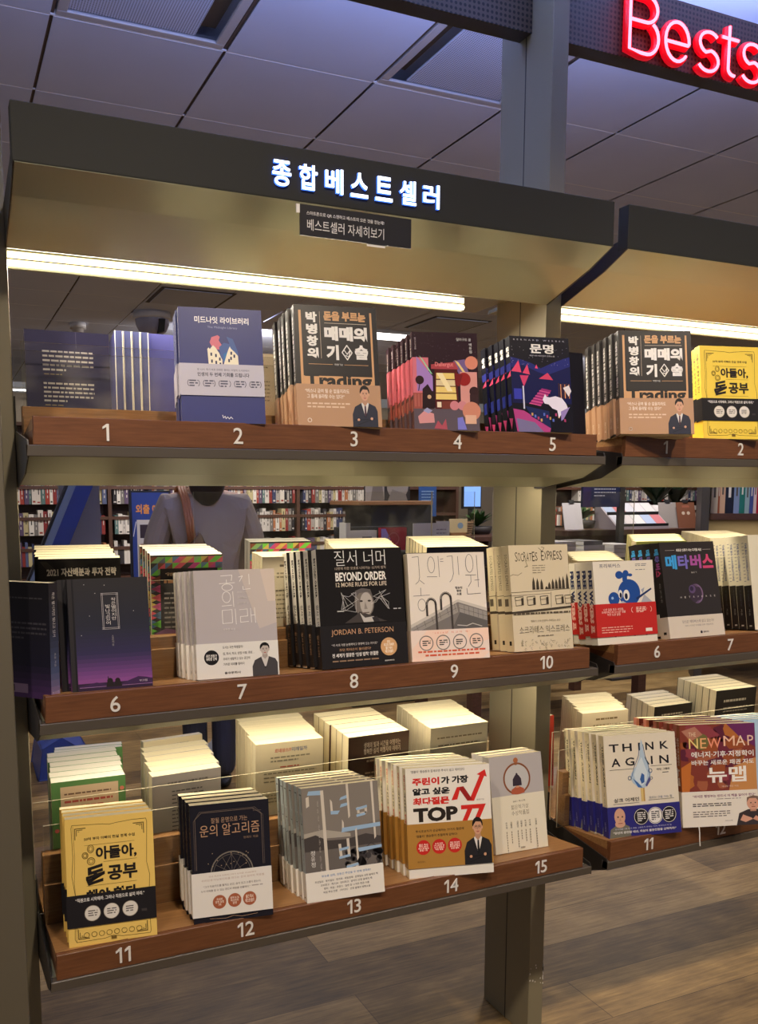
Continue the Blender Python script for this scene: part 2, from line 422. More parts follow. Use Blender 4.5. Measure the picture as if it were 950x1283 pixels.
# where each stack stands: x, y, z of its front book, turn and lean in degrees, book width and height, sideways step per copy, copies, thickness
FIT = dict(
    s1_back=(0.1508, 1.66, 1.4309, -0.6, 3.0, 0.1445, 0.1793, 0.0, 1, 0.0145),
    midnight=(0.3754, 1.4668, 1.4418, -9.0, 9.9, 0.1404, 0.1957, -0.0008, 4, 0.022),
    cream1=(0.526, 1.7201, 1.4309, -5.1, 3.0, 0.1072, 0.1727, 0.0, 3, 0.022),
    trading=(0.5815, 1.4631, 1.4417, -9.9, 11.2, 0.1518, 0.2189, -0.0036, 5, 0.026),
    dallergut=(0.8143, 1.4677, 1.4411, -14.8, 9.1, 0.1268, 0.1858, -0.0037, 6, 0.022),
    civil=(1.0269, 1.4528, 1.4436, -8.5, 9.4, 0.1289, 0.1887, -0.0021, 5, 0.022),
    tradingR=(1.284, 1.444, 1.4448, -21.8, 10.7, 0.1526, 0.2174, -0.0046, 6, 0.024),
    moneyR=(1.532, 1.463, 1.4427, -13.0, 9.1, 0.1446, 0.2058, 0.006, 3, 0.02),
    star_b=(0.0650, 1.5640, 0.9930, -47.0, 1.0, 0.126, 0.1900, 0.0, 1, 0.021),
    star=(0.1846, 1.4775, 1.0006, -2.5, 9.3, 0.1312, 0.1867, -0.0147, 1, 0.026),
    asset2021=(0.1579, 1.665, 0.992, -8.4, -4.9, 0.1422, 0.2187, -0.0033, 6, 0.03),
    space=(0.396, 1.4778, 1.0005, -4.9, 9.0, 0.1458, 0.1932, -0.0042, 5, 0.024),
    tri1=(0.3649, 1.7, 0.992, -7.3, -4.9, 0.1378, 0.2173, -0.0025, 5, 0.03),
    tri2=(0.6203, 1.87, 0.992, -4.8, -4.9, 0.1401, 0.2287, 0.0007, 2, 0.03),
    cream2=(0.5714, 1.6501, 0.992, -4.8, -4.8, 0.119, 0.211, 0.0012, 5, 0.02),
    order=(0.6293, 1.4717, 1.0034, -2.3, 9.5, 0.1744, 0.2219, -0.0053, 5, 0.026),
    order_r=(0.7552, 1.72, 0.992, -9.1, -4.9, 0.1455, 0.2199, 0.0044, 5, 0.03),
    night=(0.8162, 1.4698, 1.0031, -7.3, 9.8, 0.1626, 0.2093, -0.0031, 1, 0.022),
    night_r=(0.952, 1.67, 0.992, -9.5, -4.9, 0.144, 0.2196, 0.0031, 6, 0.03),
    socr=(1.0557, 1.4758, 1.0035, -5.2, 9.3, 0.1398, 0.2183, -0.0, 3, 0.03),
    free=(1.2712, 1.4763, 1.0015, -3.3, 9.2, 0.1584, 0.1797, 0.0008, 4, 0.022),
    free_r=(1.3997, 1.72, 0.9919, -7.4, -4.9, 0.1284, 0.172, 0.0124, 5, 0.03),
    meta=(1.4681, 1.4694, 1.0032, -1.3, 12.9, 0.1601, 0.2168, 0.0013, 4, 0.026),
    meta_r=(1.5582, 1.7, 0.992, -7.6, -4.9, 0.1454, 0.2163, 0.0128, 6, 0.022),
    conv=(1.7501, 1.4871, 1.0033, -5.7, 10.4, 0.1523, 0.226, 0.0025, 5, 0.026),
    conv_r=(1.8893, 1.78, 0.992, -9.8, -4.9, 0.1489, 0.2144, 0.0045, 5, 0.03),
    money=(0.162, 1.472, 0.5651, -7.3, 9.2, 0.1464, 0.2147, -0.0029, 4, 0.026),
    green=(0.169, 1.7352, 0.5555, -1.8, -2.8, 0.1405, 0.2194, 0.0014, 6, 0.03),
    green2=(0.1984, 1.935, 0.5555, -4.7, -2.9, 0.1423, 0.2221, 0.0003, 2, 0.018),
    luck=(0.3747, 1.4627, 0.5658, -8.2, 9.5, 0.143, 0.2095, -0.0037, 4, 0.028),
    luck_r=(0.3546, 1.7, 0.5555, 3.2, -2.9, 0.1427, 0.217, 0.0052, 6, 0.03),
    seven=(0.5897, 1.4558, 0.5664, -5.0, 10.9, 0.1541, 0.2118, -0.003, 6, 0.022),
    seven_r=(0.5706, 1.7001, 0.5556, -2.6, -2.8, 0.1488, 0.2558, 0.0015, 6, 0.032),
    top77=(0.8135, 1.4712, 0.5652, -13.1, 10.3, 0.1766, 0.2174, -0.0061, 6, 0.024),
    brown_r=(0.7627, 1.66, 0.5556, 0.7, -2.9, 0.1462, 0.2588, -0.0001, 6, 0.032),
    mirror=(1.0411, 1.5053, 0.5628, -2.9, 10.7, 0.1311, 0.2053, -0.0008, 3, 0.024),
    orange_r=(0.962, 1.66, 0.5556, -0.2, -2.9, 0.1483, 0.2564, 0.003, 6, 0.032),
    think=(1.3175, 1.4718, 0.5653, -11.3, 10.9, 0.1789, 0.2258, -0.0056, 6, 0.022),
    cream_R=(1.4471, 1.74, 0.5556, -5.3, -2.9, 0.1373, 0.2213, 0.0092, 6, 0.027),
    newmap=(1.511, 1.448, 0.5677, -17.2, 9.8, 0.1838, 0.2323, -0.0098, 5, 0.03),
    black_R=(1.8023, 1.86, 0.5554, 0.2, -2.9, 0.1413, 0.1747, 0.0061, 5, 0.028),
    black_R2=(1.968, 1.8, 0.5555, -1.5, -2.9, 0.152, 0.2182, 0.0013, 6, 0.026),
    red=(1.3909, 1.9599, 0.5554, -17.8, -2.9, 0.1376, 0.1517, -0.0179, 3, 0.036),
)
SX = dict(brown_r=.038, seven_r=.036, orange_r=.038)      # stacks on the low riser
def stack(sp, key, desc, where, slope=0.0, jit=1.0, group=None, name='paperback_book', **over):
    """copies of one book standing one behind another; the table gives the front book's lower left front corner"""
    x, y, z, yaw, lean, w, h, sx, n, t = FIT[key]
    if key in SX: z += SX[key]; h -= SX[key]
    sp = dict(sp, w=w, h=h, t=t-.0005); sp.update(over.pop('sp', {})); n = over.get('n', n)
    q = random.Random(len(key)*7+ord(key[0]))
    parts = book_meshes(sp)
    a, l = R(yaw), R(lean)
    nb = Vector((-math.sin(a), math.cos(a), 0)); ub = Vector((math.cos(a), math.sin(a), 0))
    group = group or (desc+' stack '+where)
    first = None
    for i in range(n):
        p = Vector((x, y, z))+nb*(i*t/math.cos(l))+ub*(sx*i+(q.uniform(-0.0016, 0.0016)*jit if i else 0))
        p.z -= slope*i*t
        rot = (-l, 0, a+(R(q.uniform(-0.4, 0.4))*jit if i else 0))
        lab = '%s, %s %s' % (desc, 'front copy' if i == 0 else ORD[i]+' copy back', where)
        if n == 1: lab = '%s %s' % (desc, where)
        if first is None:
            first = thing(name, lab, 'book', p, rot, group if n > 1 else None)
            kids = []
            for nm, me in parts:
                o = bpy.data.objects.new(nm, me); COL.objects.link(o); o.parent = first; kids.append(o)
        else:
            r = first.copy(); COL.objects.link(r); r.location = p; r.rotation_euler = rot; r['label'] = lab
            for k in kids:
                c = k.copy(); COL.objects.link(c); c.parent = r
                if k.name.startswith('paper_band'): c.location.z = q.uniform(-0.005, 0.005)*jit
    return first

W_ = (232, 228, 222); K_ = (30, 28, 28)

# --- midnight library style cover -------------------------------------------------
def a_midnight(F):
    F.text('미드나잇 라이브러리', .19, .075, .84, .135, (236, 234, 236), .02, 3)
    F.text('The Midnight Library', .34, .158, .70, .182, (150, 156, 190), 0)
    F.fill([(.36, .30), (.385, .255), (.46, .235), (.485, .25), (.47, .28), (.52, .34), (.5, .36), (.4, .36)], (206, 112, 128))
    F.fill([(.565, .245), (.64, .265), (.69, .36), (.70, .40), (.58, .50), (.50, .46), (.47, .34), (.53, .30), (.60, .31)], (66, 92, 150))
    F.fill([(.52, .40), (.60, .36), (.60, .48), (.53, .50)], (44, 110, 170))
    cr = (232, 224, 200)
    F.fill([(.33, .36), (.345, .345), (.36, .36), (.375, .345), (.40, .325), (.43, .345), (.45, .37), (.47, .39), (.485, .42), (.505, .45), (.505, .49), (.34, .49)], cr)
    F.fill([(.52, .49), (.535, .455), (.56, .40), (.58, .36), (.60, .33), (.615, .35), (.66, .38), (.695, .41), (.70, .49)], cr)
    for x, y in ((.365, .39), (.42, .40), (.465, .43), (.37, .45), (.42, .46), (.47, .475), (.60, .42), (.575, .44), (.605, .375), (.64, .40)):
        F.rect(x, y, x+.02, y+.028, (40, 44, 80))
    F.line([(.48, .93), (.49, .955), (.51, .94), (.52, .962), (.54, .945), (.56, .963), (.58, .945), (.60, .962)], .008, (220, 220, 226))
def b_midnight(F):
    d = (48, 48, 66)
    F.text('밤 12시, 죽기 바로 전에만 열리는 마법의 도서관에서', .20, .15, .82, .22, d)
    F.text('인생의 두 번째 기회를 드립니다', .20, .27, .82, .40, d, .02)
    for i in range(5):
        x = .07+.185*i
        F.greek(x+.03, .50, x+.13, .74, 3, (80, 80, 98), .5, .7, i)
        F.ring(x+.04, .62, .03, .006, d, 120, 240, 8, .11); F.ring(x+.12, .62, .03, .006, d, -60, 60, 8, .11)
MIDNIGHT = dict(w=.1415, h=.2003, t=.026, front=(58, 62, 116), spine=(66, 72, 118), back=(52, 54, 104), draw=a_midnight,
    dspine=lambda F: F.vtext('미드나잇 라이브러리', .3, .08, .68, .42, W_),
    band=(.49, .765, (188, 184, 196), b_midnight, None), paper=PAPER)
def k_midnight(F):
    q = (226, 222, 226)
    for i, (y0, y1, r) in enumerate(((.18, .40, 5), (.49, .70, 5), (.78, .89, 3))):
        F.greek(.20, y0, .80, y1, r, q, .42, .45, i)
        F.greek(.21, y1+.012, .42, y1+.032, 1, (176, 160, 130), .5, 1, i+9)
    F.rect(.598, 0, .603, .16, (120, 118, 150))
MIDBACK = dict(w=.1384, h=.1800, t=.0145, front=(58, 62, 116), spine=(40, 40, 70), back=(60, 58, 98), dback=k_midnight, flip=True)

# --- trading ---------------------------------------------------------------------
OR_ = (206, 158, 110)
def a_trading(F):
    F.rect(.055, .045, .085, .70, OR_); F.rect(.915, .045, .94, .70, OR_)
    F.stack('박병창의', .14, .05, .275, .445, W_, .05)
    F.rect(.305, .05, .310, .44, (190, 170, 150))
    F.text('돈을 부르는', .355, .045, .865, .125, OR_, .05, 3)
    F.rect(.36, .143, .87, .147, (200, 186, 170))
    F.text('매매의', .355, .17, .875, .29, W_, .055, 3)
    F.text('기', .37, .325, .52, .45, W_, .055, 3); F.text('술', .715, .32, .875, .44, W_, .055, 3)
    F.line([(.62, .325), (.68, .385), (.62, .445), (.56, .385), (.62, .325)], .012, W_)
    F.line([(.58, .36), (.62, .40), (.66, .36), (.64, .42), (.60, .41)], .010, W_)
    F.rect(.15, .486, .44, .490, OR_); F.rect(.58, .486, .87, .490, OR_)
    F.text('박병창 지음', .46, .48, .56, .496, W_)
    F.rect(.085, .585, .915, .70, OR_)
    F.text('Trading', .10, .565, .905, .71, (38, 34, 33), .04, 3)
def b_trading(F):
    F.text('“버스나 급여 될 순 없을지라도', .09, .11, .62, .21, (240, 226, 210), .01)
    F.text('그 틈에 올라탈 수는 있다!”', .11, .24, .56, .34, (240, 226, 210), .01)
    F.greek(.11, .42, .62, .58, 2, (222, 194, 166), .45, .9, 3)
    F.ring(.13, .86, .022, .008, (238, 226, 214))
    F.portrait(.64, .01, .96, 1.0)
def s_trading(F):
    F.vtext('박병창의 돈을 부르는 매매의 기술', .22, .09, .66, .62, W_, .04)
TRADING = dict(w=.1551, h=.2258, t=.026, front=(40, 36, 35), spine=(46, 42, 40), back=(40, 36, 35), draw=a_trading, dspine=s_trading,
    band=(.655, 1.0, (182, 142, 108), b_trading, lambda F: F.vtext('매매의 기술', .3, .5, .6, .8, (236, 220, 200))), paper=PAPER)

# --- dream shop ------------------------------------------------------------------
def a_dream(F):
    q = random.Random(3)
    for i in range(70):
        x, y = q.random()*.96+.02, q.random()*.36+.01; s = q.uniform(.002, .005)
        F.k = 0; F.rect(x, y, x+s, y+s*.7, (150, 130, 140))
    F.rect(.0, .26, .24, .62, (214, 118, 130)); F.fill([(.06, .25), (.30, .45), (.30, .6), (.06, .6)], (168, 130, 196))
    F.fill([(.10, .24), (.16, .28), (.30, .43), (.27, .42)], (150, 214, 170))
    F.fill([(.62, .29), (.80, .27), (.86, .42), (.70, .42)], (120, 96, 140)); F.fill([(.64, .28), (.70, .30), (.80, .40), (.77, .41)], (230, 200, 130))
    F.ell(.90, .305, .10, (218, 138, 112)); F.rect(.72, .40, .98, .75, (214, 150, 140))
    F.rect(0, .77, 1, 1, (96, 84, 92)); F.rect(0, .62, .16, .78, (156, 82, 74))
    for i in range(3): F.rect(.015+.05*i, .63, .045+.05*i, .76, (178, 100, 88))
    F.rect(.33, .37, .68, .78, (88, 34, 32)); F.fill([(.28, .33), (.64, .30), (.70, .375), (.28, .375)], (170, 70, 76))
    F.text('Dallergut', .34, .305, .62, .36, (226, 130, 130), .02)
    for i in range(4):
        y0 = .415+.07*i; F.fill([(.355-.004*i, y0), (.63+.008*i, y0), (.635+.008*i, y0+.06), (.352-.004*i, y0+.06)], (236, 206, 120) if i != 1 else (226, 206, 160))
    F.fill([(.36, .415), (.45, .415), (.60, .60), (.52, .60)], (246, 228, 176))
    F.rect(.355, .71, .42, .765, (238, 220, 190)); F.rect(.43, .70, .60, .78, (120, 60, 50))
    F.ell(.78, .475, .10, (150, 40, 38)); F.fill([(.64, .41), (.76, .43), (.70, .55), (.64, .53)], (122, 34, 36))
    F.ell(.10, .49, .065, (52, 34, 36)); F.line([(.10, .53), (.08, .60)], .012, (52, 34, 36))
    F.fill([(.14, .58), (.22, .53), (.30, .62), (.31, .78), (.13, .78)], (48, 32, 34)); F.ell(.24, .66, .03, (206, 166, 130))
    F.ell(.62, .745, .07, (206, 130, 136)); F.ell(.74, .745, .07, (206, 134, 140)); F.ell(.93, .60, .075, (56, 36, 36)); F.rect(.86, .63, .99, .76, (60, 40, 40))
    F.fill([(.06, .86), (.16, .80), (.30, .83), (.31, .92), (.08, .93)], (214, 150, 150)); F.fill([(.14, .80), (.20, .77), (.28, .80), (.22, .83)], (160, 160, 196))
    F.ell(.88, .80, .14, (206, 136, 112)); F.rect(.78, .84, .95, .93, (222, 176, 150))
    F.fill([(.66, .87), (.74, .86), (.80, .99), (.66, .99)], (126, 124, 206)); F.fill([(.30, .98), (.36, .90), (.42, .95), (.48, .88), (.50, .99)], (176, 84, 96))
    F.text('달러구트 꿈', .68, .055, .90, .085, W_); F.stack('백화점', .87, .105, .91, .21, W_)
    F.vtext('달러구트 꿈 백화점', .035, .06, .06, .18, (190, 170, 170))
def s_dream(F):
    F.rect(0, .26, 1, .64, (206, 100, 112)); F.rect(0, .64, 1, 1, (92, 58, 48)); F.rect(.1, .68, .9, .8, (150, 84, 70))
    F.vtext('달러구트 꿈 백화점', .35, .06, .65, .24, W_, .02)
DREAM = dict(w=.1313, h=.187, t=.0235, front=(50, 32, 38), spine=(50, 32, 38), back=(50, 32, 38), draw=a_dream, dspine=s_dream, rough=.22)

# --- civilisation ----------------------------------------------------------------
def a_civil(F):
    q = random.Random(5)
    F.fill([(0, .22), (.15, .24), (.35, .28), (.5, .33), (.7, .27), (.9, .22), (1, .2), (1, .62), (0, .62)], (38, 42, 110))
    F.fill([(0, .33), (.2, .30), (.45, .37), (.6, .40), (1, .30), (1, .70), (0, .70)], (24, 26, 72))
    for i in range(40):
        x, y = q.random()*.96+.02, q.uniform(.1, .3); F.k = 2; F.rect(x, y, x+.006, y+.004, (210, 206, 226))
    pk = (226, 74, 112)
    F.fill([(.0, .37), (.13, .255), (.17, .38)], pk); F.fill([(.19, .385), (.275, .29), (.31, .40)], pk)
    F.fill([(.14, .41), (.29, .41), (.20, .53)], (206, 66, 110)); F.fill([(.40, .33), (.43, .29), (.45, .335)], pk); F.fill([(.46, .44), (.61, .375), (.70, .45)], (206, 66, 100))
    F.rect(.175, .52, .20, .76, (206, 206, 226)); F.rect(.03, .55, .16, .66, (58, 62, 170))
    F.fill([(.28, .70), (.50, .54), (.66, .56), (.46, .73)], (150, 44, 110))
    for i in range(6): F.line([(.28+.035*i, .70-.027*i), (.47+.032*i, .722-.027*i)], .012, (222, 96, 150))
    for i in range(6): F.rect(.78+.035*i, .48+.01*(i % 2), .795+.035*i, .64, (206, 140, 84) if i % 2 else (70, 44, 40))
    F.fill([(.86, .53), (.96, .50), (1, .56), (.95, .62)], (222, 214, 216))
    F.fill([(0, .76), (.18, .78), (.62, .95), (.60, 1), (.05, 1)], (176, 66, 130)); F.fill([(.05, .86), (.35, .90), (.50, 1), (.08, 1)], (120, 112, 150))
    F.fill([(.20, .73), (.60, .78), (.62, .96), (.30, .84)], (30, 40, 84)); F.fill([(.62, .98), (.96, .72), (1, .74), (.80, 1)], (20, 20, 30))
    for i in range(12): F.rect(.3+.05*i, .80+.02*(i % 4), .33+.05*i, .83+.02*(i % 4), [(196, 150, 90), (90, 110, 190), (176, 66, 110)][i % 3])
    c = (226, 220, 236)
    F.fill([(.50, .66), (.53, .62), (.545, .60), (.57, .63), (.62, .635), (.72, .62), (.83, .64), (.90, .70), (.93, .76), (.82, .80), (.76, .85), (.74, .77), (.66, .75), (.60, .71), (.53, .70)], c)
    F.fill([(.80, .78), (.96, .73), (.84, .86), (.80, .88)], (150, 130, 190))
    F.text('BERNARD WERBER', .06, .03, .92, .045, (170, 166, 180), 0, 2, 1, 0, 2.2)
    F.text('문명', .33, .075, .73, .175, W_, .03, 3)
    F.text('베르나르 베르베르 장편소설', .32, .192, .74, .208, (190, 186, 196))
def s_civil(F):
    F.vtext('문명', .22, .10, .78, .21, W_, .04)
    F.rect(.1, .28, .95, .36, (40, 44, 120)); F.fill([(.05, .42), (.9, .36), (.9, .42)], (226, 74, 112)); F.rect(.2, .6, .8, .72, (40, 50, 140)); F.fill([(.2, .84), (.9, .86), (.6, .97)], (190, 66, 120))
CIVIL = dict(w=.1339, h=.1915, t=.0226, front=(22, 20, 30), spine=(20, 19, 26), back=(22, 20, 30), draw=a_civil, dspine=s_civil, rough=.24)
def s_civil2(F):
    F.vtext('베르나르', .25, .12, .75, .3, W_, .03); F.vtext('소설', .35, .4, .62, .5, (180, 176, 190))
CIVIL2 = dict(w=.118, h=.1924, t=.019, front=(24, 22, 30), spine=(30, 28, 34), back=(24, 22, 30), dspine=s_civil2, rough=.3)

# --- yellow money book -----------------------------------------------------------
def a_money(F):
    d = (96, 78, 36)
    F.line([(.07, .075), (.08, .05), (.25, .055), (.42, .06), (.50, .068), (.58, .06), (.75, .05), (.92, .05), (.93, .08), (.91, .4), (.94, .5), (.92, .7), (.93, .95), (.92, .965), (.6, .96), (.5, .945), (.4, .96), (.09, .965), (.07, .94), (.09, .6), (.06, .45), (.08, .3), (.07, .075)], .006, d)
    F.line([(.09, .06), (.10, .3), (.085, .5), (.10, .7), (.09, .96)], .004, d)
    for sx in (0, 1):
        for sy in (0, 1):
            X = lambda u: u if not sx else 1-u
            Y = lambda v: .015+v if not sy else 1-v*.9
            for i in range(3):
                F.line([(X(.11+.018*i), Y(.15-.03*i)), (X(.11+.018*i), Y(.065+.012*i)), (X(.23-.035*i), Y(.065+.012*i))], .010-.002*i, d)
    F = F.sub(1.08, .02); F.k = 12
    F.text('50억 부자 아빠의 현실 경제 수업', .21, .125, .785, .148, (70, 58, 34), .02)
    F.rect(.21, .182, .78, .184, d); F.rect(.42, .312, .80, .314, d); F.rect(.22, .478, .79, .480, d)
    F.text('아들아,', .335, .20, .80, .302, (34, 28, 26), .035, 3)
    F.text('돈', .215, .335, .43, .465, (34, 28, 26), .045, 3, 1, -.03); F.text('공부', .46, .345, .80, .455, (34, 28, 26), .035, 3)
    F.text('해야 한다', .215, .505, .79, .605, (34, 28, 26), .045, 3)
    for cx, cy, a, b in ((.28, .21, .035, .028), (.215, .255, .032, .022), (.28, .30, .042, .026)): F.ring(cx, cy, a, .007, d, rv=b); F.ring(cx, cy, a*.6, .005, d, rv=b*.6)
    for i in range(8): F.ring(.2+.085*i, .83, .03, .005, d, rv=.018)
    F.rect(.475, .86, .535, .882, (120, 96, 44))
def b_money(F):
    F.text('“직원으로 시작해라. 그러나 직원으로 살지 마라.”', .09, .10, .87, .225, W_, .02)
    for i in range(3):
        F.ell(.275+.213*i, .60, .088, (222, 216, 206)); F.ring(.275+.213*i, .60, .088, .006, (150, 140, 126))
        F.greek(.225+.213*i, .49, .33+.213*i, .70, 3, (90, 82, 76), .45, .9, i)
    F.rect(.83, .66, .89, .74, (66, 60, 60))
MONEY = dict(w=.146, h=.2135, t=.026, front=(234, 198, 106), spine=(238, 208, 112), back=(230, 194, 104), draw=a_money,
    dspine=lambda F: F.vtext('아들아 돈 공부 해야 한다', .3, .08, .7, .5, (70, 56, 30), .02),
    band=(.598, .85, (34, 31, 33), b_money, None), paper=PAPER, rough=.45, brough=.3)
MONEYS = dict(MONEY, t=.0135, h=.2048, w=.1441, front=(240, 208, 78), spine=(244, 216, 70))
MONEYS['band'] = (.565, .805, (40, 38, 38), b_money, None)

# --- small stars -----------------------------------------------------------------
ST = [(0, (44, 41, 44)), (.45, (40, 42, 56)), (.72, (52, 46, 82)), (.9, (110, 66, 128)), (1, (140, 78, 146))]
def a_star(F):
    F.grad(.075, 0, 1, .93, ST, 26); F.rect(.075, .93, 1, 1, (48, 32, 60))
    F.rect(.05, 0, .072, 1, (26, 24, 30))
    F.fill([(.09, .955), (.18, .94), (.3, .925), (.40, .94), (.46, .95), (.46, .965), (.09, .965)], (62, 38, 78))
    F.fill([(.60, .955), (.68, .93), (.82, .895), (.92, .905), (1, .92), (1, .96), (.6, .96)], (62, 38, 78))
    F.rect(.09, .962, 1, .967, (150, 110, 160))
    for cx, s in ((.465, 1), (.56, .9)):
        F.ell(cx, .918, .036*s, (36, 28, 30)); F.fill([(cx-.05, .97), (cx-.035, .925), (cx+.035, .925), (cx+.055, .97)], (36, 28, 30))
    F.line([(.44, .92), (.445, .88)], .01, (36, 28, 30))
    for u in (.41, .425, .60, .615): F.line([(u, .135), (u+.004, .455)], .004, (190, 184, 186))
    for v in (.135, .147, .445, .457): F.line([(.405, v), (.62, v)], .004, (190, 184, 186))
    F.stack('작은별이지만', .53, .175, .585, .38, (214, 208, 206)); F.stack('빛나고있어', .455, .235, .51, .42, (214, 208, 206))
    F.stack('소윤지음', .515, .51, .54, .61, (160, 154, 156))
    F.text('부크럼', .83, .925, .93, .945, (214, 200, 214))
    for x, y in ((.2, .05), (.45, .06), (.33, .13), (.8, .3), (.25, .33), (.14, .5)): F.rect(x, y, x+.008, y+.006, (200, 196, 196))
STAR = dict(w=.133, h=.187, t=.026, front=(44, 41, 44), spine=(40, 37, 40), back=(30, 28, 40), draw=a_star, dspine=lambda F: F.grad(0, 0, 1, 1, ST, 16), rough=.5)
def k_star(F):
    F.grad(0, 0, 1, 1, [(0, (18, 16, 20)), (.7, (24, 22, 40)), (1, (70, 44, 90))], 18)
    F.greek(.2, .12, .9, .15, 1, (60, 58, 64), .4, 1, 2); F.greek(.2, .33, .95, .50, 4, (58, 56, 64), .4, .5, 4)
    F.rect(.30, .88, .62, .96, (120, 100, 130)); F.rect(.34, .89, .40, .95, (30, 26, 34))
def s_star(F):
    F.grad(0, 0, 1, 1, [(0, (50, 46, 48)), (.4, (56, 58, 72)), (.75, (84, 96, 130)), (1, (160, 130, 170))], 18)
    F.vtext('작은 별이지만 빛나고 있어', .35, .08, .68, .46, (210, 204, 200), .01); F.vtext('소윤 지음', .45, .60, .66, .72, (190, 186, 186)); F.text('부크럼', .1, .93, .9, .955, (220, 200, 220))
STARB = dict(w=.126, h=.186, t=.021, front=(44, 41, 44), spine=(50, 46, 48), back=(18, 16, 20), dback=k_star, dspine=s_star, flip=True, rough=.5)

# --- future of space -------------------------------------------------------------
def a_space(F):
    F.fill([(.55, 0), (1, 0), (1, .5), (.78, .55)], (198, 186, 180)); F.fill([(.82, .0), (1, 0), (1, .3), (.9, .3)], (212, 196, 184))
    c = (240, 236, 232)
    def L(*p): F.line(p, .007, c)
    L((.33, .055), (.47, .05), (.46, .10)); L((.31, .125), (.50, .12)); L((.40, .09), (.40, .122)); F.ring(.405, .16, .065, .007, c, rv=.03)
    L((.55, .07), (.60, .06), (.56, .11)); L((.68, .045), (.68, .14)); L((.60, .155), (.60, .185), (.69, .18))
    F.ring(.39, .25, .05, .007, c, rv=.05); L((.47, .20), (.475, .34)); L((.33, .33), (.45, .325))
    L((.33, .37), (.45, .365), (.45, .485), (.33, .49), (.33, .37)); L((.49, .36), (.495, .50)); L((.54, .37), (.64, .365), (.64, .43), (.55, .432), (.55, .485), (.65, .48)); L((.68, .36), (.685, .49)); L((.73, .355), (.735, .495)); L((.68, .425), (.73, .422))
    for i, t in enumerate(('코로나가', '가속화시킨', '공간 변화')): F.text(t, .52, .20+.05*i, .52+[.13, .16, .14][i], .218+.05*i, (214, 210, 206))
    F.text('유현준 지음', .33, .535, .48, .555, (226, 222, 220))
def b_space(F):
    F.ell(.17, .40, .09, (26, 24, 26), n=26); F.text('공간 전문가\n유현준 신작', .105, .31, .235, .48, W_, .03)
    d = (60, 54, 52)
    for i, (t, x) in enumerate((('도시는 과연 특별할까?', .56), ('집, 회사, 학교, 상업 시설, 공원…', .70), ('우리가 생활하고 있는 공간의', .64), ('가까운 미래를 말하다', .57))):
        F.text(t, .31, .12+.15*i-(.03 if i == 0 else 0), x, .20+.15*i-(.03 if i == 0 else 0), d, .01)
    F.text('을유문화사', .32, .82, .52, .89, d, .02)
    F.portrait(.66, .05, .99, 1.0, (70, 66, 68), (206, 200, 196), None, (190, 178, 170), (26, 24, 24), arms=False)
SPACE = dict(w=.1482, h=.195, t=.026, front=(182, 174, 176), spine=(206, 202, 198), back=(182, 174, 176), draw=a_space,
    dspine=lambda F: F.vtext('공간의 미래', .3, .2, .7, .55, (170, 164, 164)), band=(.665, .985, (226, 222, 216), b_space, lambda F: F.text('을', .25, .72, .75, .82, (50, 46, 46))), paper=PAPERW)

# --- beyond order ----------------------------------------------------------------
def a_order(F):
    F = F.sub(0.92, -0.035)
    F.text('질서 너머', .205, .055, .80, .195, (226, 224, 222), -.012, 3)
    F.text('12장에 더한 모호로 나아가는 12가지 법칙', .205, .205, .80, .232, (196, 178, 160))
    F.text('BEYOND ORDER', .205, .255, .80, .335, W_, .03, 3)
    F.text('12 MORE RULES FOR LIFE', .205, .348, .80, .388, (206, 190, 170), .015)
    q = random.Random(4); c = (196, 192, 190)
    F.ell(.52, .55, .115, (120, 112, 106), .125); F.ell(.545, .55, .075, (176, 168, 160), .105)
    F.fill([(.41, .50), (.42, .43), (.50, .405), (.60, .42), (.63, .50), (.58, .44), (.47, .45)], (96, 90, 88))
    F.fill([(.28, .72), (.42, .65), (.46, .62), (.60, .66), (.74, .71), (.78, .72)], (70, 64, 62)); F.fill([(.46, .63), (.52, .68), (.62, .67), (.64, .72), (.50, .72)], (190, 184, 178)); F.fill([(.60, .68), (.66, .67), (.69, .72), (.62, .72)], (50, 46, 46))
    for e in (.485, .58): F.ell(e, .525, .02, (60, 54, 52), .009, n=10)
    F.fill([(.53, .53), (.555, .60), (.515, .60)], (140, 132, 126)); F.line([(.49, .635), (.57, .632)], .012, (110, 96, 92))
    for sx in (-1, 1):
        P = [(.53+sx*q.uniform(.06, .30), q.uniform(.42, .64)) for i in range(14)]
        for i in range(13): F.line([P[i], P[i+1]], .0035, c)
    F.greek(.20, .60, .28, .618, 1, c, .5, 1, 2); F.greek(.86, .60, .95, .618, 1, c, .5, 1, 3)
def b_order(F):
    F.text('JORDAN B. PETERSON', .115, .10, .84, .26, (206, 160, 122), -.005, 3)
    F.text('“이 시대 가장 논쟁적이고 영향력 있는 지식인”', .11, .43, .645, .49, (222, 216, 210))
    F.text('조던 피터슨이 돌아왔다!', .195, .545, .56, .61, (206, 160, 122)); F.text('전 세계가 열광한 ‘인생 법칙’ 완결판', .11, .655, .645, .75, W_, .02)
    F.greek(.11, .81, .645, .86, 1, (150, 122, 98), .6, 1, 5)
    F.ell(.775, .57, .098, (206, 160, 112), n=26); F.text('2021\n최고의 화제작\n출간 즉시\n베스트셀러', .715, .42, .835, .72, (246, 236, 220), .02)
    F.text('웅진지식하우스', .715, .88, .83, .915, W_, .02)
def s_order(F):
    F.vtext('BEYOND ORDER', .38, .07, .78, .40, (34, 32, 34), .03); F.vtext('질서 너머', .34, .46, .80, .66, (34, 32, 34))
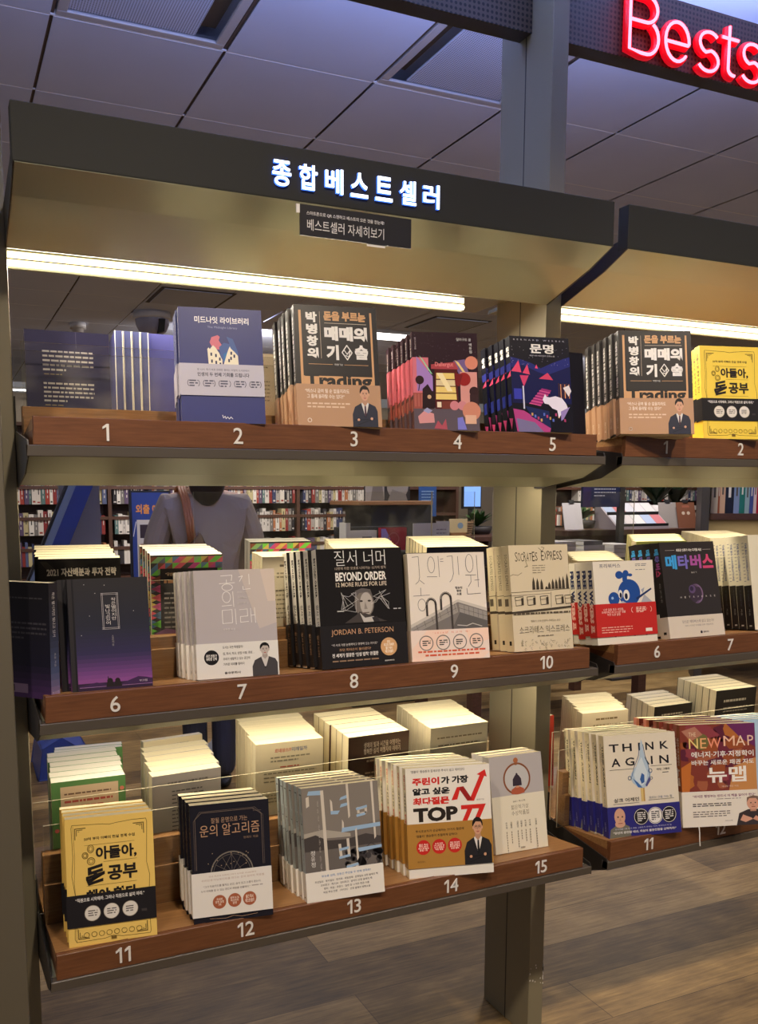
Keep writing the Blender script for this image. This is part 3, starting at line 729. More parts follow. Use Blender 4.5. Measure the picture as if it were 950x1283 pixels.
ORDER = dict(w=.166, h=.2184, t=.026, front=(30, 27, 26), spine=(224, 220, 212), back=(30, 27, 26), draw=a_order, dspine=s_order,
    band=(.642, 1.0, (32, 29, 30), b_order, lambda F: F.vtext('질서 너머', .35, .2, .7, .7, (190, 150, 116))), rough=.25)

# --- origin novel ----------------------------------------------------------------
def a_night(F):
    c = (92, 90, 96); L = lambda *p: F.line(p, .006, c)
    L((.06, .035), (.14, .03), (.145, .22), (.13, .26), (.09, .285)); L((.145, .25), (.20, .285))
    L((.15, .32), (.15, .39)); L((.05, .395), (.26, .39)); F.ring(.155, .48, .05, .006, c, rv=.055)
    F.ring(.30, .11, .045, .006, c, rv=.075); L((.395, .03), (.40, .225)); L((.24, .22), (.37, .222)); L((.42, .06), (.46, .055)); L((.42, .08), (.46, .082))
    L((.51, .035), (.58, .03), (.585, .2), (.56, .25), (.53, .275)); L((.65, .035), (.655, .21))
    F.ring(.80, .105, .05, .006, c, rv=.085); L((.74, .215), (.88, .215)); L((.81, .22), (.81, .28), (.77, .325)); L((.90, .03), (.905, .33)); L((.86, .265), (.92, .262)); L((.75, .34), (.755, .395), (.93, .39))
    F.text('정유정\n장편\n소설', .595, .32, .69, .40, (60, 56, 58), .03, 2, 1.3)
    g = (150, 144, 138); g2 = (96, 92, 90)
    F.fill([(0, .70), (.62, .455), (1, .555), (1, .73), (0, .73)], (120, 114, 110)); F.fill([(0, .66), (.62, .44), (1, .53), (1, .56), (.62, .465), (0, .70)], (196, 188, 178))
    F.fill([(.63, .48), (1, .57), (1, .66), (.64, .56)], g); F.fill([(.64, .56), (1, .65), (1, .73), (.52, .73)], g2)
    F.fill([(0, .69), (.60, .48), (.62, .56), (.08, .73), (0, .73)], g)
    for i in range(6): F.line([(.07+.1*i, .665-.037*i), (.09+.1*i, .715-.033*i)], .004, (84, 80, 78)); F.line([(.70+.06*i, .5+.014*i), (.70+.06*i, .575+.014*i)], .004, (84, 80, 78))
    F.line([(.02, .715), (.6, .52)], .004, (84, 80, 78)); F.line([(.63, .52), (1, .61)], .004, (84, 80, 78)); F.line([(.60, .68), (.72, .69), (.80, .67), (.92, .70)], .010, (190, 184, 178))
    for x0, y0, x1 in ((.215, .55, .33), (.40, .50, .53)):
        xm = (x0+x1)/2; r = (x1-x0)/2
        F.line([(x0, y0+.03), (x0, y0-.07)]+[(xm-r*math.cos(R(a)), y0-.07-.055*math.sin(R(a))) for a in range(20, 180, 20)]+[(x1, y0-.07), (x1+.005, .72)], .026, (66, 60, 58))
        F.line([(x0, y0-.07)]+[(xm-r*math.cos(R(a)), y0-.075-.055*math.sin(R(a))) for a in range(30, 170, 20)], .007, (170, 162, 154))
def b_night(F):
    o = (222, 120, 92)
    F.fill([(.2, 0), (.5, 0), (.3, .6), (.1, 1), (0, 1), (0, .6)], (238, 206, 188)); F.fill([(.7, 0), (1, 0), (1, .4), (.75, .55)], (240, 206, 186)); F.fill([(.4, .8), (.9, .72), (1, .8), (.9, 1), (.3, 1)], (240, 210, 192))
    F.text('‘2016년 최고의 책’', .27, .07, .75, .13, o, 0, 2, 1, 0, 1.6)
    for i in range(4):
        cx = .18+.217*i
        F.ring(cx, .42, .085, .012, (128, 122, 118), 60, 300, 16); F.ring(cx, .42, .085, .012, (128, 122, 118), -120, 120, 16) if 0 else None
        F.ring(cx, .42, .085, .012, (128, 122, 118), -70, 70, 10); F.greek(cx-.05, .32, cx+.055, .52, 3, (60, 56, 56), .5, .6, i)
    F.greek(.07, .66, .95, .74, 1, (210, 96, 70), .7, 1, 7); F.greek(.16, .78, .86, .86, 1, (210, 96, 70), .7, 1, 8)
NIGHT = dict(w=.1583, h=.2078, t=.022, front=(226, 216, 204), spine=(226, 216, 204), back=(222, 212, 200), draw=a_night,
    band=(.715, 1.0, (232, 212, 200), b_night, None), rough=.4, brough=.22)

# --- socrates express ------------------------------------------------------------
def a_socr(F):
    d = (70, 62, 52)
    for i, ch in enumerate('SOCRATES'): F.text(ch, .10+.048*i, .065+.006*(i % 3), .142+.048*i, .155-.004*(i % 2), d, -.005)
    for i, ch in enumerate('EXPRESS'): F.text(ch, .54+.052*i, .060+.006*(i % 2), .585+.052*i, .15-.005*(i % 3), d, -.005)
    F.greek(.38, .185, .60, .275, 4, (150, 140, 122), .35, .7, 2)
    F.line([(.5, .03), (.56, .06), (.6, .03), (.55, .02)], .006, d); F.line([(.27, .15), (.30, .20), (.25, .21)], .006, d); F.line([(-.0, .29), (.05, .275), (.13, .285), (.20, .26)], .005, d)
    for i, (x, hh) in enumerate(((.385, .12), (.45, .11), (.52, .10), (.60, .03), (.65, .07), (.71, .10), (.77, .10), (.83, .12), (.89, .12), (.96, .15))):
        F.fill([(x-.026, .425), (x-.02, .425-hh*.6), (x, .425-hh), (x+.02, .425-hh*.6), (x+.026, .425)], d)
    F.line([(0, .445), (.62, .435), (1, .425)], .006, d); F.line([(0, .455), (0, .61)], .006, d); F.line([(.67, .45), (.66, .60)], .006, d); F.line([(0, .475), (.65, .465)], .004, d)
    for x in (.06, .26, .48, .74, .90):
        F.line([(x, .49), (x+.13, .485), (x+.135, .565), (x+.01, .57), (x, .49)], .008, d); F.line([(x, .52), (x+.13, .515)], .005, d); F.rect(x+.10, .50, x+.14, .565, d)
    F.line([(0, .635), (.6, .615), (1, .60)], .03, d); F.greek(.02, .635, .98, .66, 1, (90, 80, 66), .7, 1, 3)
    F.text('철학이 우리 인생에 스며드는 순간', .30, .71, .80, .73, (120, 108, 92))
    F.text('소크라테스 익스프레스', .10, .765, .95, .835, (60, 54, 46), -.012)
    F.greek(.40, .855, .68, .868, 1, (120, 108, 92), .6, 1, 3)
    q = random.Random(2)
    for i in range(46):
        x, y = q.uniform(.12, .95), q.uniform(.90, .985); F.k = 20; F.ring(x, y, .016, .005, (140, 130, 112), q.uniform(0, 180), q.uniform(200, 340), 5)
def s_socr(F):
    F.vtext('SOCRATES EXPRESS', .35, .08, .72, .42, (120, 108, 90), 0); F.rect(.0, .47, 1, .475, (90, 80, 66)); F.rect(.1, .50, .6, .57, (110, 100, 84)); F.rect(0, .62, 1, .645, (80, 72, 60)); F.rect(.4, .90, .7, .94, (60, 54, 46))
SOCR = dict(w=.1382, h=.2169, t=.028, front=(212, 198, 170), spine=(228, 214, 178), back=(216, 196, 150), draw=a_socr, dspine=s_socr, rough=.16)

# --- free workers ----------------------------------------------------------------
BL_ = (36, 76, 150)
def a_free(F):
    F = F.sub(0.95, -0.02)
    F.text('프리워커스', .10, .055, .45, .105, (40, 52, 90), .01)
    F.greek(.70, .06, .90, .10, 2, (90, 92, 110), .4, .9, 2); F.greek(.70, .13, .86, .15, 1, (90, 92, 110), .4, .9, 3)
    F.ell(.57, .43, .185, BL_, n=28); F.ell(.31, .50, .092, BL_, n=22)
    F.ell(.42, .20, .065, BL_, .05); F.ell(.53, .185, .05, BL_, .045); F.ell(.60, .205, .04, BL_, .02); F.rect(.47, .18, .55, .28, BL_)
    F.ell(.42, .445, .035, W_, .055); F.ell(.52, .46, .052, W_, .07); F.ell(.425, .46, .02, (24, 30, 60), .035); F.ell(.515, .475, .025, (24, 30, 60), .04); F.ell(.285, .49, .02, (150, 180, 220), .018)
    F.fill([(.68, .50), (.94, .38), (.95, .40), (.69, .53)], (30, 50, 100)); F.fill([(.76, .56), (.82, .46), (.95, .56)], (170, 172, 180)); F.fill([(.77, .40), (.83, .37), (.80, .45)], (160, 164, 176))
    F.fill([(.38, .58), (.45, .53), (.55, .58)], (190, 190, 198))
    for x in (.18, .5, .7): F.fill([(x, .955), (x+.06, .93), (x+.2, .94), (x+.12, .985)], (60, 84, 140))
def b_free(F):
    F.text('나의 일을 찾은 사람들,\n모베러웍스의 더 나은 일을\n위한 도전 실험', .085, .14, .48, .37, (248, 226, 216), .0)
    F.greek(.07, .68, .58, .90, 3, (238, 190, 176), .3, .9, 2); F.greek(.66, .13, .84, .31, 4, (248, 222, 210), .45, .7, 4)
    F.ring(.62, .22, .04, .008, (248, 222, 210), 120, 240, 8); F.ring(.88, .22, .04, .008, (248, 222, 210), -60, 60, 8)
    F.rect(.80, .80, .91, .90, (240, 226, 216))
def s_free(F): F.vtext('FREE WORKERS', .12, .10, .75, .86, (34, 46, 90), .06)
def bs_free(F): F.vtext('KERS 프', .14, .0, .75, .86, (232, 190, 176), .06)
FREE = dict(w=.1562, h=.1776, t=.0205, front=(226, 218, 204), spine=(228, 222, 206), back=(226, 218, 204), draw=a_free, dspine=s_free,
    band=(.512, .908, (192, 44, 40), b_free, bs_free))

# --- metaverse -------------------------------------------------------------------
MC = [(64, 160, 226), (120, 110, 196), (170, 84, 160), (206, 74, 120)]
def a_meta(F):
    F.rect(.09, .083, .26, .086, (190, 180, 176)); F.rect(.78, .083, .93, .086, (190, 180, 176)); F.text('새로운 인류가 사는 디지털 세상', .29, .07, .76, .10, W_, .02)
    for i, ch in enumerate('메타버스'): F.text(ch, .075+.225*i, .135, .275+.225*i, .285, MC[i], .04, 3)
    F.text('김상균 저', .52, .315, .62, .332, (200, 194, 190))
    F.ell(.56, .545, .125, (62, 50, 66), .105); F.ell(.50, .50, .06, (96, 76, 116)); F.ell(.49, .495, .035, (54, 44, 70))
    for i in range(6): F.ring(.57+.008*i, .55, .12-.012*i, .004, (130, 104, 140), -110, 110, 14, .10-.005*i)
    for i, ch in enumerate('METAVERSE'): F.text(ch, .265+.078*i, .572, .290+.078*i, .59, (206, 200, 196))
def b_meta(F):
    F.text('당신은 메타버스에 살고 있는가?', .24, .20, .82, .34, (100, 88, 92)); F.text('이미 시작된 미래를 먼저 경험하라', .28, .42, .80, .50, (120, 108, 110))
    F.ell(.565, .79, .02, K_); F.text('플랜비디자인', .60, .75, .70, .83, K_, .02)
def s_meta(F):
    for i, ch in enumerate('메타버스'): F.vtext(ch, .22, .06+.075*i, .78, .125+.075*i, MC[i], .05)
    F.vtext('새로운 인류가 사는 세상', .4, .42, .62, .62, (150, 144, 142))
META = dict(w=.1509, h=.215, t=.0255, front=(50, 45, 45), spine=(38, 35, 36), back=(50, 45, 45), draw=a_meta, dspine=s_meta,
    band=(.775, 1.0, (216, 204, 188), b_meta, lambda F: F.rect(.35, .68, .7, .8, K_)))
def s_conv(F):
    F.rect(0, .0, 1, .53, (222, 216, 196)); F.vtext('THE BIG CONVERSATIONS', .52, .08, .78, .48, (58, 82, 140), .03); F.greek(.15, .06, .4, .5, 12, (110, 116, 140), .2, 1, 3)
    F.vtext('빅 컨버세이션', .4, .58, .62, .75, (70, 70, 84)); F.vtext('지음', .4, .78, .6, .85, (150, 146, 140)); F.rect(.35, .95, .65, .965, (190, 186, 180))
CONV = dict(w=.1484, h=.2251, t=.024, front=(224, 218, 198), spine=(30, 28, 31), back=(224, 218, 198), dspine=s_conv)

# --- luck algorithm --------------------------------------------------------------
def a_luck(F):
    g = (176, 142, 116); l = (120, 104, 92)
    F.line([(.06, .55), (.06, .12), (.14, .07), (.80, .07), (.90, .12), (.90, .55)], .005, l); F.line([(.04, .55), (.04, .14), (.12, .06), (.82, .06), (.92, .13), (.92, .55)], .003, l); F.line([(.80, .07), (.80, .09), (.90, .09)], .003, l)
    F.text('잘될 운명으로 가는', .26, .12, .72, .165, g, 0)
    F.text('운의 알고리즘', .115, .175, .87, .275, (188, 148, 116), 0, 3)
    F.text('정회도 지음', .66, .30, .85, .32, (150, 122, 100))
    F.ring(.50, .60, .265, .016, (120, 112, 104), n=44); F.ring(.50, .60, .235, .004, (120, 112, 104), n=44)
    for a in range(0, 180, 30):
        F.line([(.5+.235*math.cos(R(a)), .6-.165*math.sin(R(a))), (.5-.235*math.cos(R(a)), .6+.165*math.sin(R(a)))], .004, (110, 100, 92))
    F.line([(.5, .44), (.70, .68), (.30, .68), (.5, .44)], .004, (110, 100, 92))
    q = random.Random(6)
    for i in range(16): x, y = q.uniform(.2, .8), q.uniform(.38, .56); F.rect(x, y, x+.01, y+.007, (176, 150, 120))
    F.line([(.2, .965), (.4, .975), (.5, .96), (.6, .975), (.8, .965)], .005, g)
def b_luck(F):
    d = (110, 98, 92)
    F.text('국내 최고의 타로마스터가 보여준 15,000명의', .20, .075, .80, .115, (180, 150, 136)); F.text('우리인생 터닝포인트를 만드는 운의 원리와 적용법', .11, .15, .90, .20, (180, 150, 136))
    F.text('“그가 타로카드를 펼치는 순간, 숨어 있고 소름이 돋는다.', .13, .29, .86, .345, d, .01); F.text('누가 미래를 알 수 있는 공간과 희망을 선물하다.”', .10, .39, .72, .44, d, .01); F.greek(.74, .385, .88, .42, 1, (170, 160, 154), .7, 1, 2)
    for i in range(3): F.ell(.325+.19*i, .69, .085, (164, 92, 62), n=26); F.text(['국내외\n강연 요청\n1위', '상위 0.1%\n마스터의\n운명', '출간 즉시\n베스트셀러'][i], .27+.19*i, .60, .38+.19*i, .78, (240, 222, 206), .02)
def s_luck(F): F.rect(0, 0, .3, 1, (60, 52, 46)); F.vtext('운의 알고리즘', .4, .1, .8, .45, (150, 120, 94))
LUCK = dict(w=.1445, h=.2071, t=.028, front=(31, 29, 37), spine=(36, 32, 32), back=(31, 29, 37), draw=a_luck, dspine=s_luck,
    band=(.575, .945, (228, 222, 214), b_luck, None), rough=.22, brough=.5)

# --- seven years -----------------------------------------------------------------
def a_seven(F):
    F.fill([(0, .0), (1, 0), (1, .35), (.5, .42), (0, .42)], (128, 120, 112)); F.fill([(0, .40), (.25, .38), (.6, .44), (.6, .47), (0, .45)], (168, 160, 148))
    F.fill([(0, .44), (.15, .42), (.30, .48), (.55, .49), (.8, .46), (1, .50), (1, .58), (0, .56)], (70, 64, 62)); F.rect(0, .56, 1, .78, (104, 97, 92))
    q = random.Random(8)
    for i in range(40):
        x, y = q.uniform(.5, .98), q.uniform(.60, .77); F.k = 5; F.ell(x, y, q.uniform(.02, .05), (62, 58, 58), n=8)
    F.line([(.7, .72), (.76, .60), (.86, .55), (.97, .60)], .008, (60, 56, 56)); F.line([(.8, .70), (.86, .62), (.95, .66)], .008, (60, 56, 56))
    w, b = (206, 196, 182), (150, 178, 206)
    P = F.fill
    P([(.09, .03), (.27, .035), (.27, .075), (.07, .065)], b); P([(.24, .035), (.28, .035), (.295, .77), (.255, .80)], w); P([(.05, .085), (.09, .075), (.09, .16), (.05, .175)], w)
    P([(.36, .12), (.385, .145), (.39, .24), (.36, .25)], w); P([(.36, .225), (.48, .23), (.45, .26), (.36, .255)], b); P([(.50, .115), (.60, .095), (.60, .125), (.48, .14)], b); P([(.50, .175), (.60, .165), (.60, .19), (.48, .205)], b); P([(.575, .0), (.605, .0), (.61, .29), (.585, .31)], w)
    F.line([(.72, .225), (.72, .285), (.82, .275), (.82, .225), (.72, .235)], .032, w); F.line([(.70, .235), (.83, .22)], .03, b); F.line([(.70, .295), (.80, .285)], .03, b)
    P([(.90, 0), (.93, 0), (.935, .50), (.91, .52)], w); P([(.50, .31), (.52, .34), (.52, .41), (.49, .41)], w); P([(.50, .385), (1, .375), (1, .41), (.48, .425)], b)
    P([(.66, .42), (.685, .40), (.69, .67), (.665, .69)], w); F.line([(.45, .53), (.46, .63)], .035, w); F.line([(.56, .49), (.565, .64)], .035, w); F.line([(.45, .575), (.56, .565)], .03, b); F.line([(.44, .645), (.57, .635)], .03, b)
    P([(.68, .58), (1, .575), (1, .60), (.70, .615)], b); F.line([(.55, .72), (.55, .815), (.66, .805), (.66, .72), (.55, .73)], .035, w); F.line([(.53, .735), (.67, .72)], .03, b)
    F.stack('정유정', .07, .55, .125, .70, W_); F.stack('장편소설', .08, .74, .11, .88, (200, 194, 188)); F.vtext('정유정 장편소설 은행나무', .185, .12, .205, .85, (176, 168, 160))
def b_seven(F):
    F.text('류승룡 감독, 장동건 주연을 두 번째 영화로!', .19, .13, .83, .21, (84, 126, 176), .01)
    for i, (a, b, t) in enumerate(((.10, .92, '조선일보 · 동아일보 · 한겨레 · 매일경제 · 문화일보 선정 올해의 책'), (.17, .84, '교보문고 · 예스24 · 인터파크 · 알라딘 선정 올해의 책'), (.21, .80, '영미 · 독일 · 프랑스 · 일본 등 11개국 판권 수출'), (.20, .81, '독일 주요 언론 〈자이트〉 선정 올해의 범죄소설'))):
        F.text(t, a, .30+.125*i, b, .375+.125*i, (66, 58, 56), .01)
def s_seven(F):
    F.line([(.25, .06), (.8, .06), (.75, .22)], .10, (54, 60, 66)); F.line([(.3, .24), (.3, .32), (.7, .32)], .08, (54, 60, 66)); F.line([(.75, .24), (.75, .36)], .08, (54, 60, 66)); F.line([(.2, .46), (.8, .44), (.7, .52)], .06, (66, 72, 80)); F.vtext('정유정', .4, .58, .62, .68, (110, 116, 122))
SEVEN = dict(w=.1561, h=.2084, t=.0225, front=(116, 108, 102), spine=(176, 186, 190), back=(116, 108, 102), draw=a_seven, dspine=s_seven,
    band=(.74, 1.0, (230, 224, 214), b_seven, lambda F: F.rect(.4, .82, .7, .86, (90, 84, 80))))

# --- stock questions -------------------------------------------------------------
RD = (206, 44, 36)
def a_top(F):
    F = F.sub(0.93, -0.03)
    F.text('‘염블리’ 염승환과 함께라면 주식이 쉽고 재미있다', .06, .055, .70, .082, (50, 46, 46), .01)
    F.text('주린이', .075, .13, .395, .205, RD, .05, 3); F.text('가 가장', .415, .13, .74, .205, K_, .05, 3)
    F.text('알고 싶은', .075, .232, .515, .30, K_, .05, 3); F.text('최다질문', .075, .325, .505, .40, RD, .05, 3)
    F.text('TOP', .075, .425, .60, .565, (42, 34, 28), .05, 3); F.text('77', .64, .425, .94, .60, RD, .05, 3)
    F.fill([(.53, .37), (.60, .245), (.68, .24), (.76, .35), (.88, .14), (.845, .13), (.945, .085), (.965, .16), (.935, .15), (.80, .39), (.72, .385), (.635, .275), (.60, .365)], RD)
    F.fill([(.635, .245), (.68, .24), (.78, .375), (.72, .385), (.635, .275)], (150, 34, 30)); F.text('염승환 지음', .83, .372, .92, .388, (90, 86, 84))
    F.text('메이트북스', .11, .945, .20, .962, (120, 110, 100))
def b_top(F):
    F.text('주식초보자가 궁금해하는 77가지 질문에', .09, .14, .66, .20, (54, 40, 26), .015); F.text('‘염블리’ 염승환이 친절하게 답하다!', .09, .25, .58, .31, (54, 40, 26), .015)
    for i in range(3): F.ell(.175+.185*i, .535, .083, (196, 42, 36), n=26); F.text(['출간 즉시\n주식 분야\n베스트셀러\n종합 1위', '누적 조회\n1억 5천만 뷰\n인기 유튜버\n직접 집필', '개인 투자자\n필독 입문서\n투자의 정석\n전면 컬러'][i], .115+.185*i, .45, .235+.185*i, .62, (246, 226, 210), .02)
    F.text('메이트북스', .10, .83, .19, .88, (110, 80, 44))
def c_top(F): b_top(F); F.portrait(.65, -.06, .99, 1.0, (38, 36, 38), (222, 216, 208), (30, 30, 34), (206, 156, 124), (34, 26, 22), glasses=True)
def s_top(F):
    F.vtext('주린이가', .3, .06, .72, .2, RD, .04); F.vtext('가장 알고 싶은', .3, .22, .72, .40, K_, .03); F.vtext('최다질문', .3, .42, .72, .53, RD, .04); F.vtext('TOP 77', .3, .55, .72, .62, K_, .04)
TOP77 = dict(w=.172, h=.2137, t=.0218, front=(230, 224, 214), spine=(236, 226, 196), back=(230, 224, 214), draw=a_top, dspine=s_top,
    band=(.507, .91, (172, 126, 58), c_top, None))

# --- prize anthology -------------------------------------------------------------
def a_mirror(F):
    F.rect(0, 0, 1, .415, (182, 176, 178)); c = (150, 92, 62)
    F.ell(.50, .25, .235, (192, 190, 192), n=36); F.ring(.50, .25, .245, .03, c, n=40); F.ell(.50, .06, .045, (172, 104, 66)); F.rect(.48, .085, .52, .11, c)
    F.fill([(.38, .405), (.385, .36), (.46, .335), (.54, .335), (.62, .36), (.63, .405), (.50, .415)], (176, 92, 66)); F.rect(.47, .31, .53, .345, (206, 150, 120))
    F.fill([(.415, .325), (.42, .255), (.46, .22), (.50, .20), (.54, .22), (.58, .255), (.585, .325)], (58, 48, 60)); F.ell(.50, .205, .02, (58, 48, 60))
    F.text('2021 제12회', .39, .475, .62, .492, (90, 80, 70)); F.text('젊은작가상', .35, .52, .68, .565, (100, 88, 70), -.012); F.text('수상작품집', .35, .582, .68, .628, (100, 88, 70), -.012)
    for i, (x, t, n) in enumerate(((.22, '전하영', 9), (.31, '김멜라', 5), (.43, '김지연', 7), (.50, '김혜진', 4), (.58, '박서련', 5), (.66, '서이제', 6), (.78, '한정현', 8))):
        F.stack(t, x, .685, x+.03, .755, (66, 58, 52)); q = random.Random(i)
        for j in range(n): F.rect(x+.006, .785+.026*j, x+.022, .803+.026*j, (150, 140, 126))
    F.text('문학동네', .47, .955, .55, .972, (60, 54, 50), .02)
MIRROR = dict(w=.133, h=.2035, t=.0235, front=(230, 222, 202), spine=(200, 196, 196), back=(230, 222, 202), draw=a_mirror, dspine=lambda F: F.vtext('젊은작가상', .35, .1, .68, .4, (120, 112, 106)))

# --- think again -----------------------------------------------------------------
def a_think(F):
    F = F.sub(0.775, 0)
    d = (34, 32, 36)
    for i, ch in enumerate('THINK'): F.text(ch, [.07, .255, .475, .575, .78][i], .115, [.205, .385, .50, .69, .90][i], .215, d, .02)
    for i, ch in enumerate('AGAIN'): F.text(ch, [.09, .28, .475, .64, .76][i], .295, [.215, .41, .62, .665, .89][i], .40, d, .02)
    F.rect(.06, .437, .39, .442, d); F.rect(.63, .42, .93, .425, d)
    F.text('애덤 그랜트', .71, .455, .90, .485, d, .01); F.greek(.79, .505, .88, .52, 1, (90, 88, 90), .6, 1, 2)
    F.fill([(.505, .16), (.515, .07), (.535, .12), (.54, .22), (.56, .32), (.60, .42), (.625, .52), (.60, .60), (.55, .68), (.50, .70), (.44, .68), (.37, .62), (.34, .55), (.36, .49), (.43, .41), (.48, .30)], (176, 196, 214))
    F.fill([(.51, .30), (.53, .36), (.55, .42), (.58, .50), (.56, .60), (.50, .66), (.42, .62), (.39, .52), (.44, .40)], (206, 218, 226)); F.fill([(.50, .50), (.535, .53), (.53, .62), (.49, .64), (.47, .58)], (58, 96, 160)); F.fill([(.37, .56), (.44, .62), (.50, .69), (.44, .68)], (70, 110, 170)); F.fill([(.60, .55), (.62, .60), (.56, .68), (.54, .66)], (84, 84, 140))
    F.line([(.50, .12), (.47, .28), (.40, .42), (.36, .54)], .008, (70, 100, 140)); F.line([(.54, .14), (.56, .28), (.60, .42), (.61, .56)], .008, (70, 100, 140)); F.ring(.33, .555, .022, .008, (70, 100, 140)); F.ring(.62, .48, .025, .008, (70, 100, 140)); F.ring(.63, .575, .016, .006, (70, 100, 140))
    F.rect(.47, .69, .525, .86, (214, 186, 120)); F.rect(.505, .69, .525, .86, (184, 146, 84))
    F.text('싱크 어게인', .09, .80, .44, .85, d, .02); F.text('모르는 것을 아는 힘', .58, .805, .90, .835, (110, 120, 140)); F.rect(.08, .868, .44, .872, d); F.rect(.57, .848, .93, .852, d)
def b_think(F):
    sk = (206, 160, 134)
    F.fill([(0.0, 1), (.02, .72), (.10, .60), (.22, .58), (.28, .66), (.30, 1)], (112, 110, 98)); F.rect(.11, .46, .20, .64, (190, 146, 120)); F.ell(.155, .32, .075, sk, .27); F.ell(.155, .56, .07, sk, .12)
    for e in (.13, .19): F.ell(e, .33, .012, (70, 60, 56), .03, n=8)
    F.fill([(.155, .36), (.175, .46), (.145, .46)], (186, 140, 116)); F.line([(.13, .54), (.185, .54)], .01, (160, 90, 80))
    for i in range(3):
        cx = .45+.195*i; F.ell(cx, .38, .105, [(32, 30, 34), (226, 222, 216), (32, 30, 34)][i], n=28); F.ring(cx, .38, .095, .006, (226, 222, 216) if i != 1 else (60, 56, 60), n=28); F.greek(cx-.055, .22, cx+.06, .54, 5, (226, 222, 216) if i != 1 else (50, 48, 54), .5, .5, i)
    F.text('자기계발 1위 작가 애덤 그랜트가 전하는 ‘다시 생각하기’의 힘', .08, .70, .86, .75, (206, 206, 226)); F.text('“당신의 완전함 대신, 의심의 불완전함을 선택하라!”', .05, .80, .93, .885, W_, .02)
def s_think(F): F.vtext('THINK AGAIN', .52, .10, .82, .50, (34, 32, 36), .03); F.vtext('싱크 어게인', .18, .08, .42, .26, (60, 70, 120)); F.vtext('애덤 그랜트 지음', .4, .56, .62, .72, (90, 86, 90)); F.fill([(.3, .9), (.6, .84), (.6, .9)], (110, 130, 150))
THINK = dict(w=.172, h=.2186, t=.0205, front=(224, 214, 196), spine=(228, 214, 178), back=(224, 214, 196), draw=a_think, dspine=s_think,
    band=(.70, 1.0, (46, 44, 120), b_think, lambda F: F.vtext('한국경제신문', .4, .5, .6, .8, (200, 200, 226))))

# --- new map ---------------------------------------------------------------------
def a_map(F):
    F.rect(0, 0, 1, .66, (128, 58, 46)); q = random.Random(12)
    for i in range(46):
        x, y = q.uniform(0, 1), q.uniform(0, .62); c = q.choice([(150, 78, 44), (176, 104, 50), (110, 44, 60), (92, 36, 54), (140, 62, 70), (160, 92, 64)]); F.k = 3+i*0
        r = q.uniform(.06, .16); F.k = 2+i//8; F.fill([(min(1, max(0, x+r*math.cos(a)*q.uniform(.6, 1.3))), min(.66, max(0, y+r*.6*math.sin(a)*q.uniform(.6, 1.3)))) for a in [j*math.pi/4 for j in range(8)]], c)
    F.k = 10
    F.ell(.28, .17, .10, (112, 104, 60), .08); F.fill([(.02, .06), (.20, .02), (.30, .10), (.14, .16)], (176, 120, 100)); F.fill([(.62, .0), (1, 0), (1, .24), (.80, .14)], (104, 44, 92)); F.fill([(.70, .42), (1, .34), (1, .66), (.62, .66)], (196, 136, 80)); F.fill([(.0, .42), (.14, .36), (.10, .66), (0, .66)], (190, 110, 50))
    F.text('THE', .115, .075, .21, .115, (226, 200, 170))
    for t, x0, x1, c in (('N', .115, .235, (232, 206, 130)), ('E', .265, .345, (238, 176, 120)), ('W', .36, .54, (236, 150, 120)), ('M', .575, .725, (236, 190, 160)), ('A', .74, .865, (236, 206, 180)), ('P', .895, .975, (230, 196, 170))): F.text(t, x0, .135 if t in 'NEW' else .12, x1, .235 if t in 'NEW' else .22, c, .0)
    F.text('에너지·기후·지정학이', .14, .265, .97, .325, W_, .02); F.text('바꾸는 새로운 패권 지도', .14, .35, .97, .40, W_, .02); F.text('뉴맵', .34, .42, .86, .575, (240, 234, 226), .025, 3); F.text('대니얼 예긴 지음', .53, .605, .75, .622, (226, 206, 190))
def b_map(F):
    F.text('“바이든 행정부는 반드시 이 책을 읽어야 한다”', .13, .10, .97, .18, (120, 56, 96), .02); F.greek(.45, .215, .77, .245, 1, (130, 120, 116), .6, 1, 2)
    F.greek(.13, .33, .64, .44, 2, (70, 62, 62), .5, 1, 3); F.greek(.13, .55, .62, .74, 3, (110, 100, 98), .42, .9, 4); F.text('리더스북', .55, .835, .65, .875, (90, 80, 80))
    sk = (214, 160, 136); F.fill([(.70, 1), (.74, .66), (.86, .56), (1, .56), (1, 1)], (60, 52, 54)); F.rect(.89, .50, .97, .62, (190, 140, 118)); F.ell(.93, .38, .085, sk, .20)
    F.fill([(.845, .36), (.85, .22), (.93, .17), (1, .2), (1, .34), (.97, .25), (.88, .25)], (120, 96, 84)); F.ell(.90, .38, .01, (60, 50, 48), .02, n=8); F.ell(.96, .38, .01, (60, 50, 48), .02, n=8); F.line([(.91, .49), (.955, .49)], .01, (150, 84, 76)); F.fill([(.925, .39), (.945, .45), (.915, .45)], (196, 140, 116))
    F.fill([(.75, .86), (.79, .70), (.83, .74), (.90, .80), (.92, .84), (.82, .92)], sk); F.fill([(.92, .84), (.96, .74), (1, .80), (1, .92)], (206, 150, 126))
def s_map(F):
    F.rect(0, 0, 1, .62, (156, 84, 54)); F.fill([(0, 0), (.6, 0), (.4, .16), (0, .2)], (186, 116, 100)); F.fill([(.3, .25), (1, .2), (1, .5), (.5, .55)], (176, 100, 54)); F.vtext('에너지·기후·지정학이', .5, .13, .8, .40, W_, .02); F.vtext('바꾸는 패권 지도', .15, .13, .42, .38, W_, .02); F.vtext('뉴맵', .2, .43, .8, .60, (240, 232, 222), .05); F.vtext('대니얼 예긴', .42, .68, .62, .78, (110, 96, 90)); F.text('리더스북', .25, .95, .75, .965, (90, 80, 80))
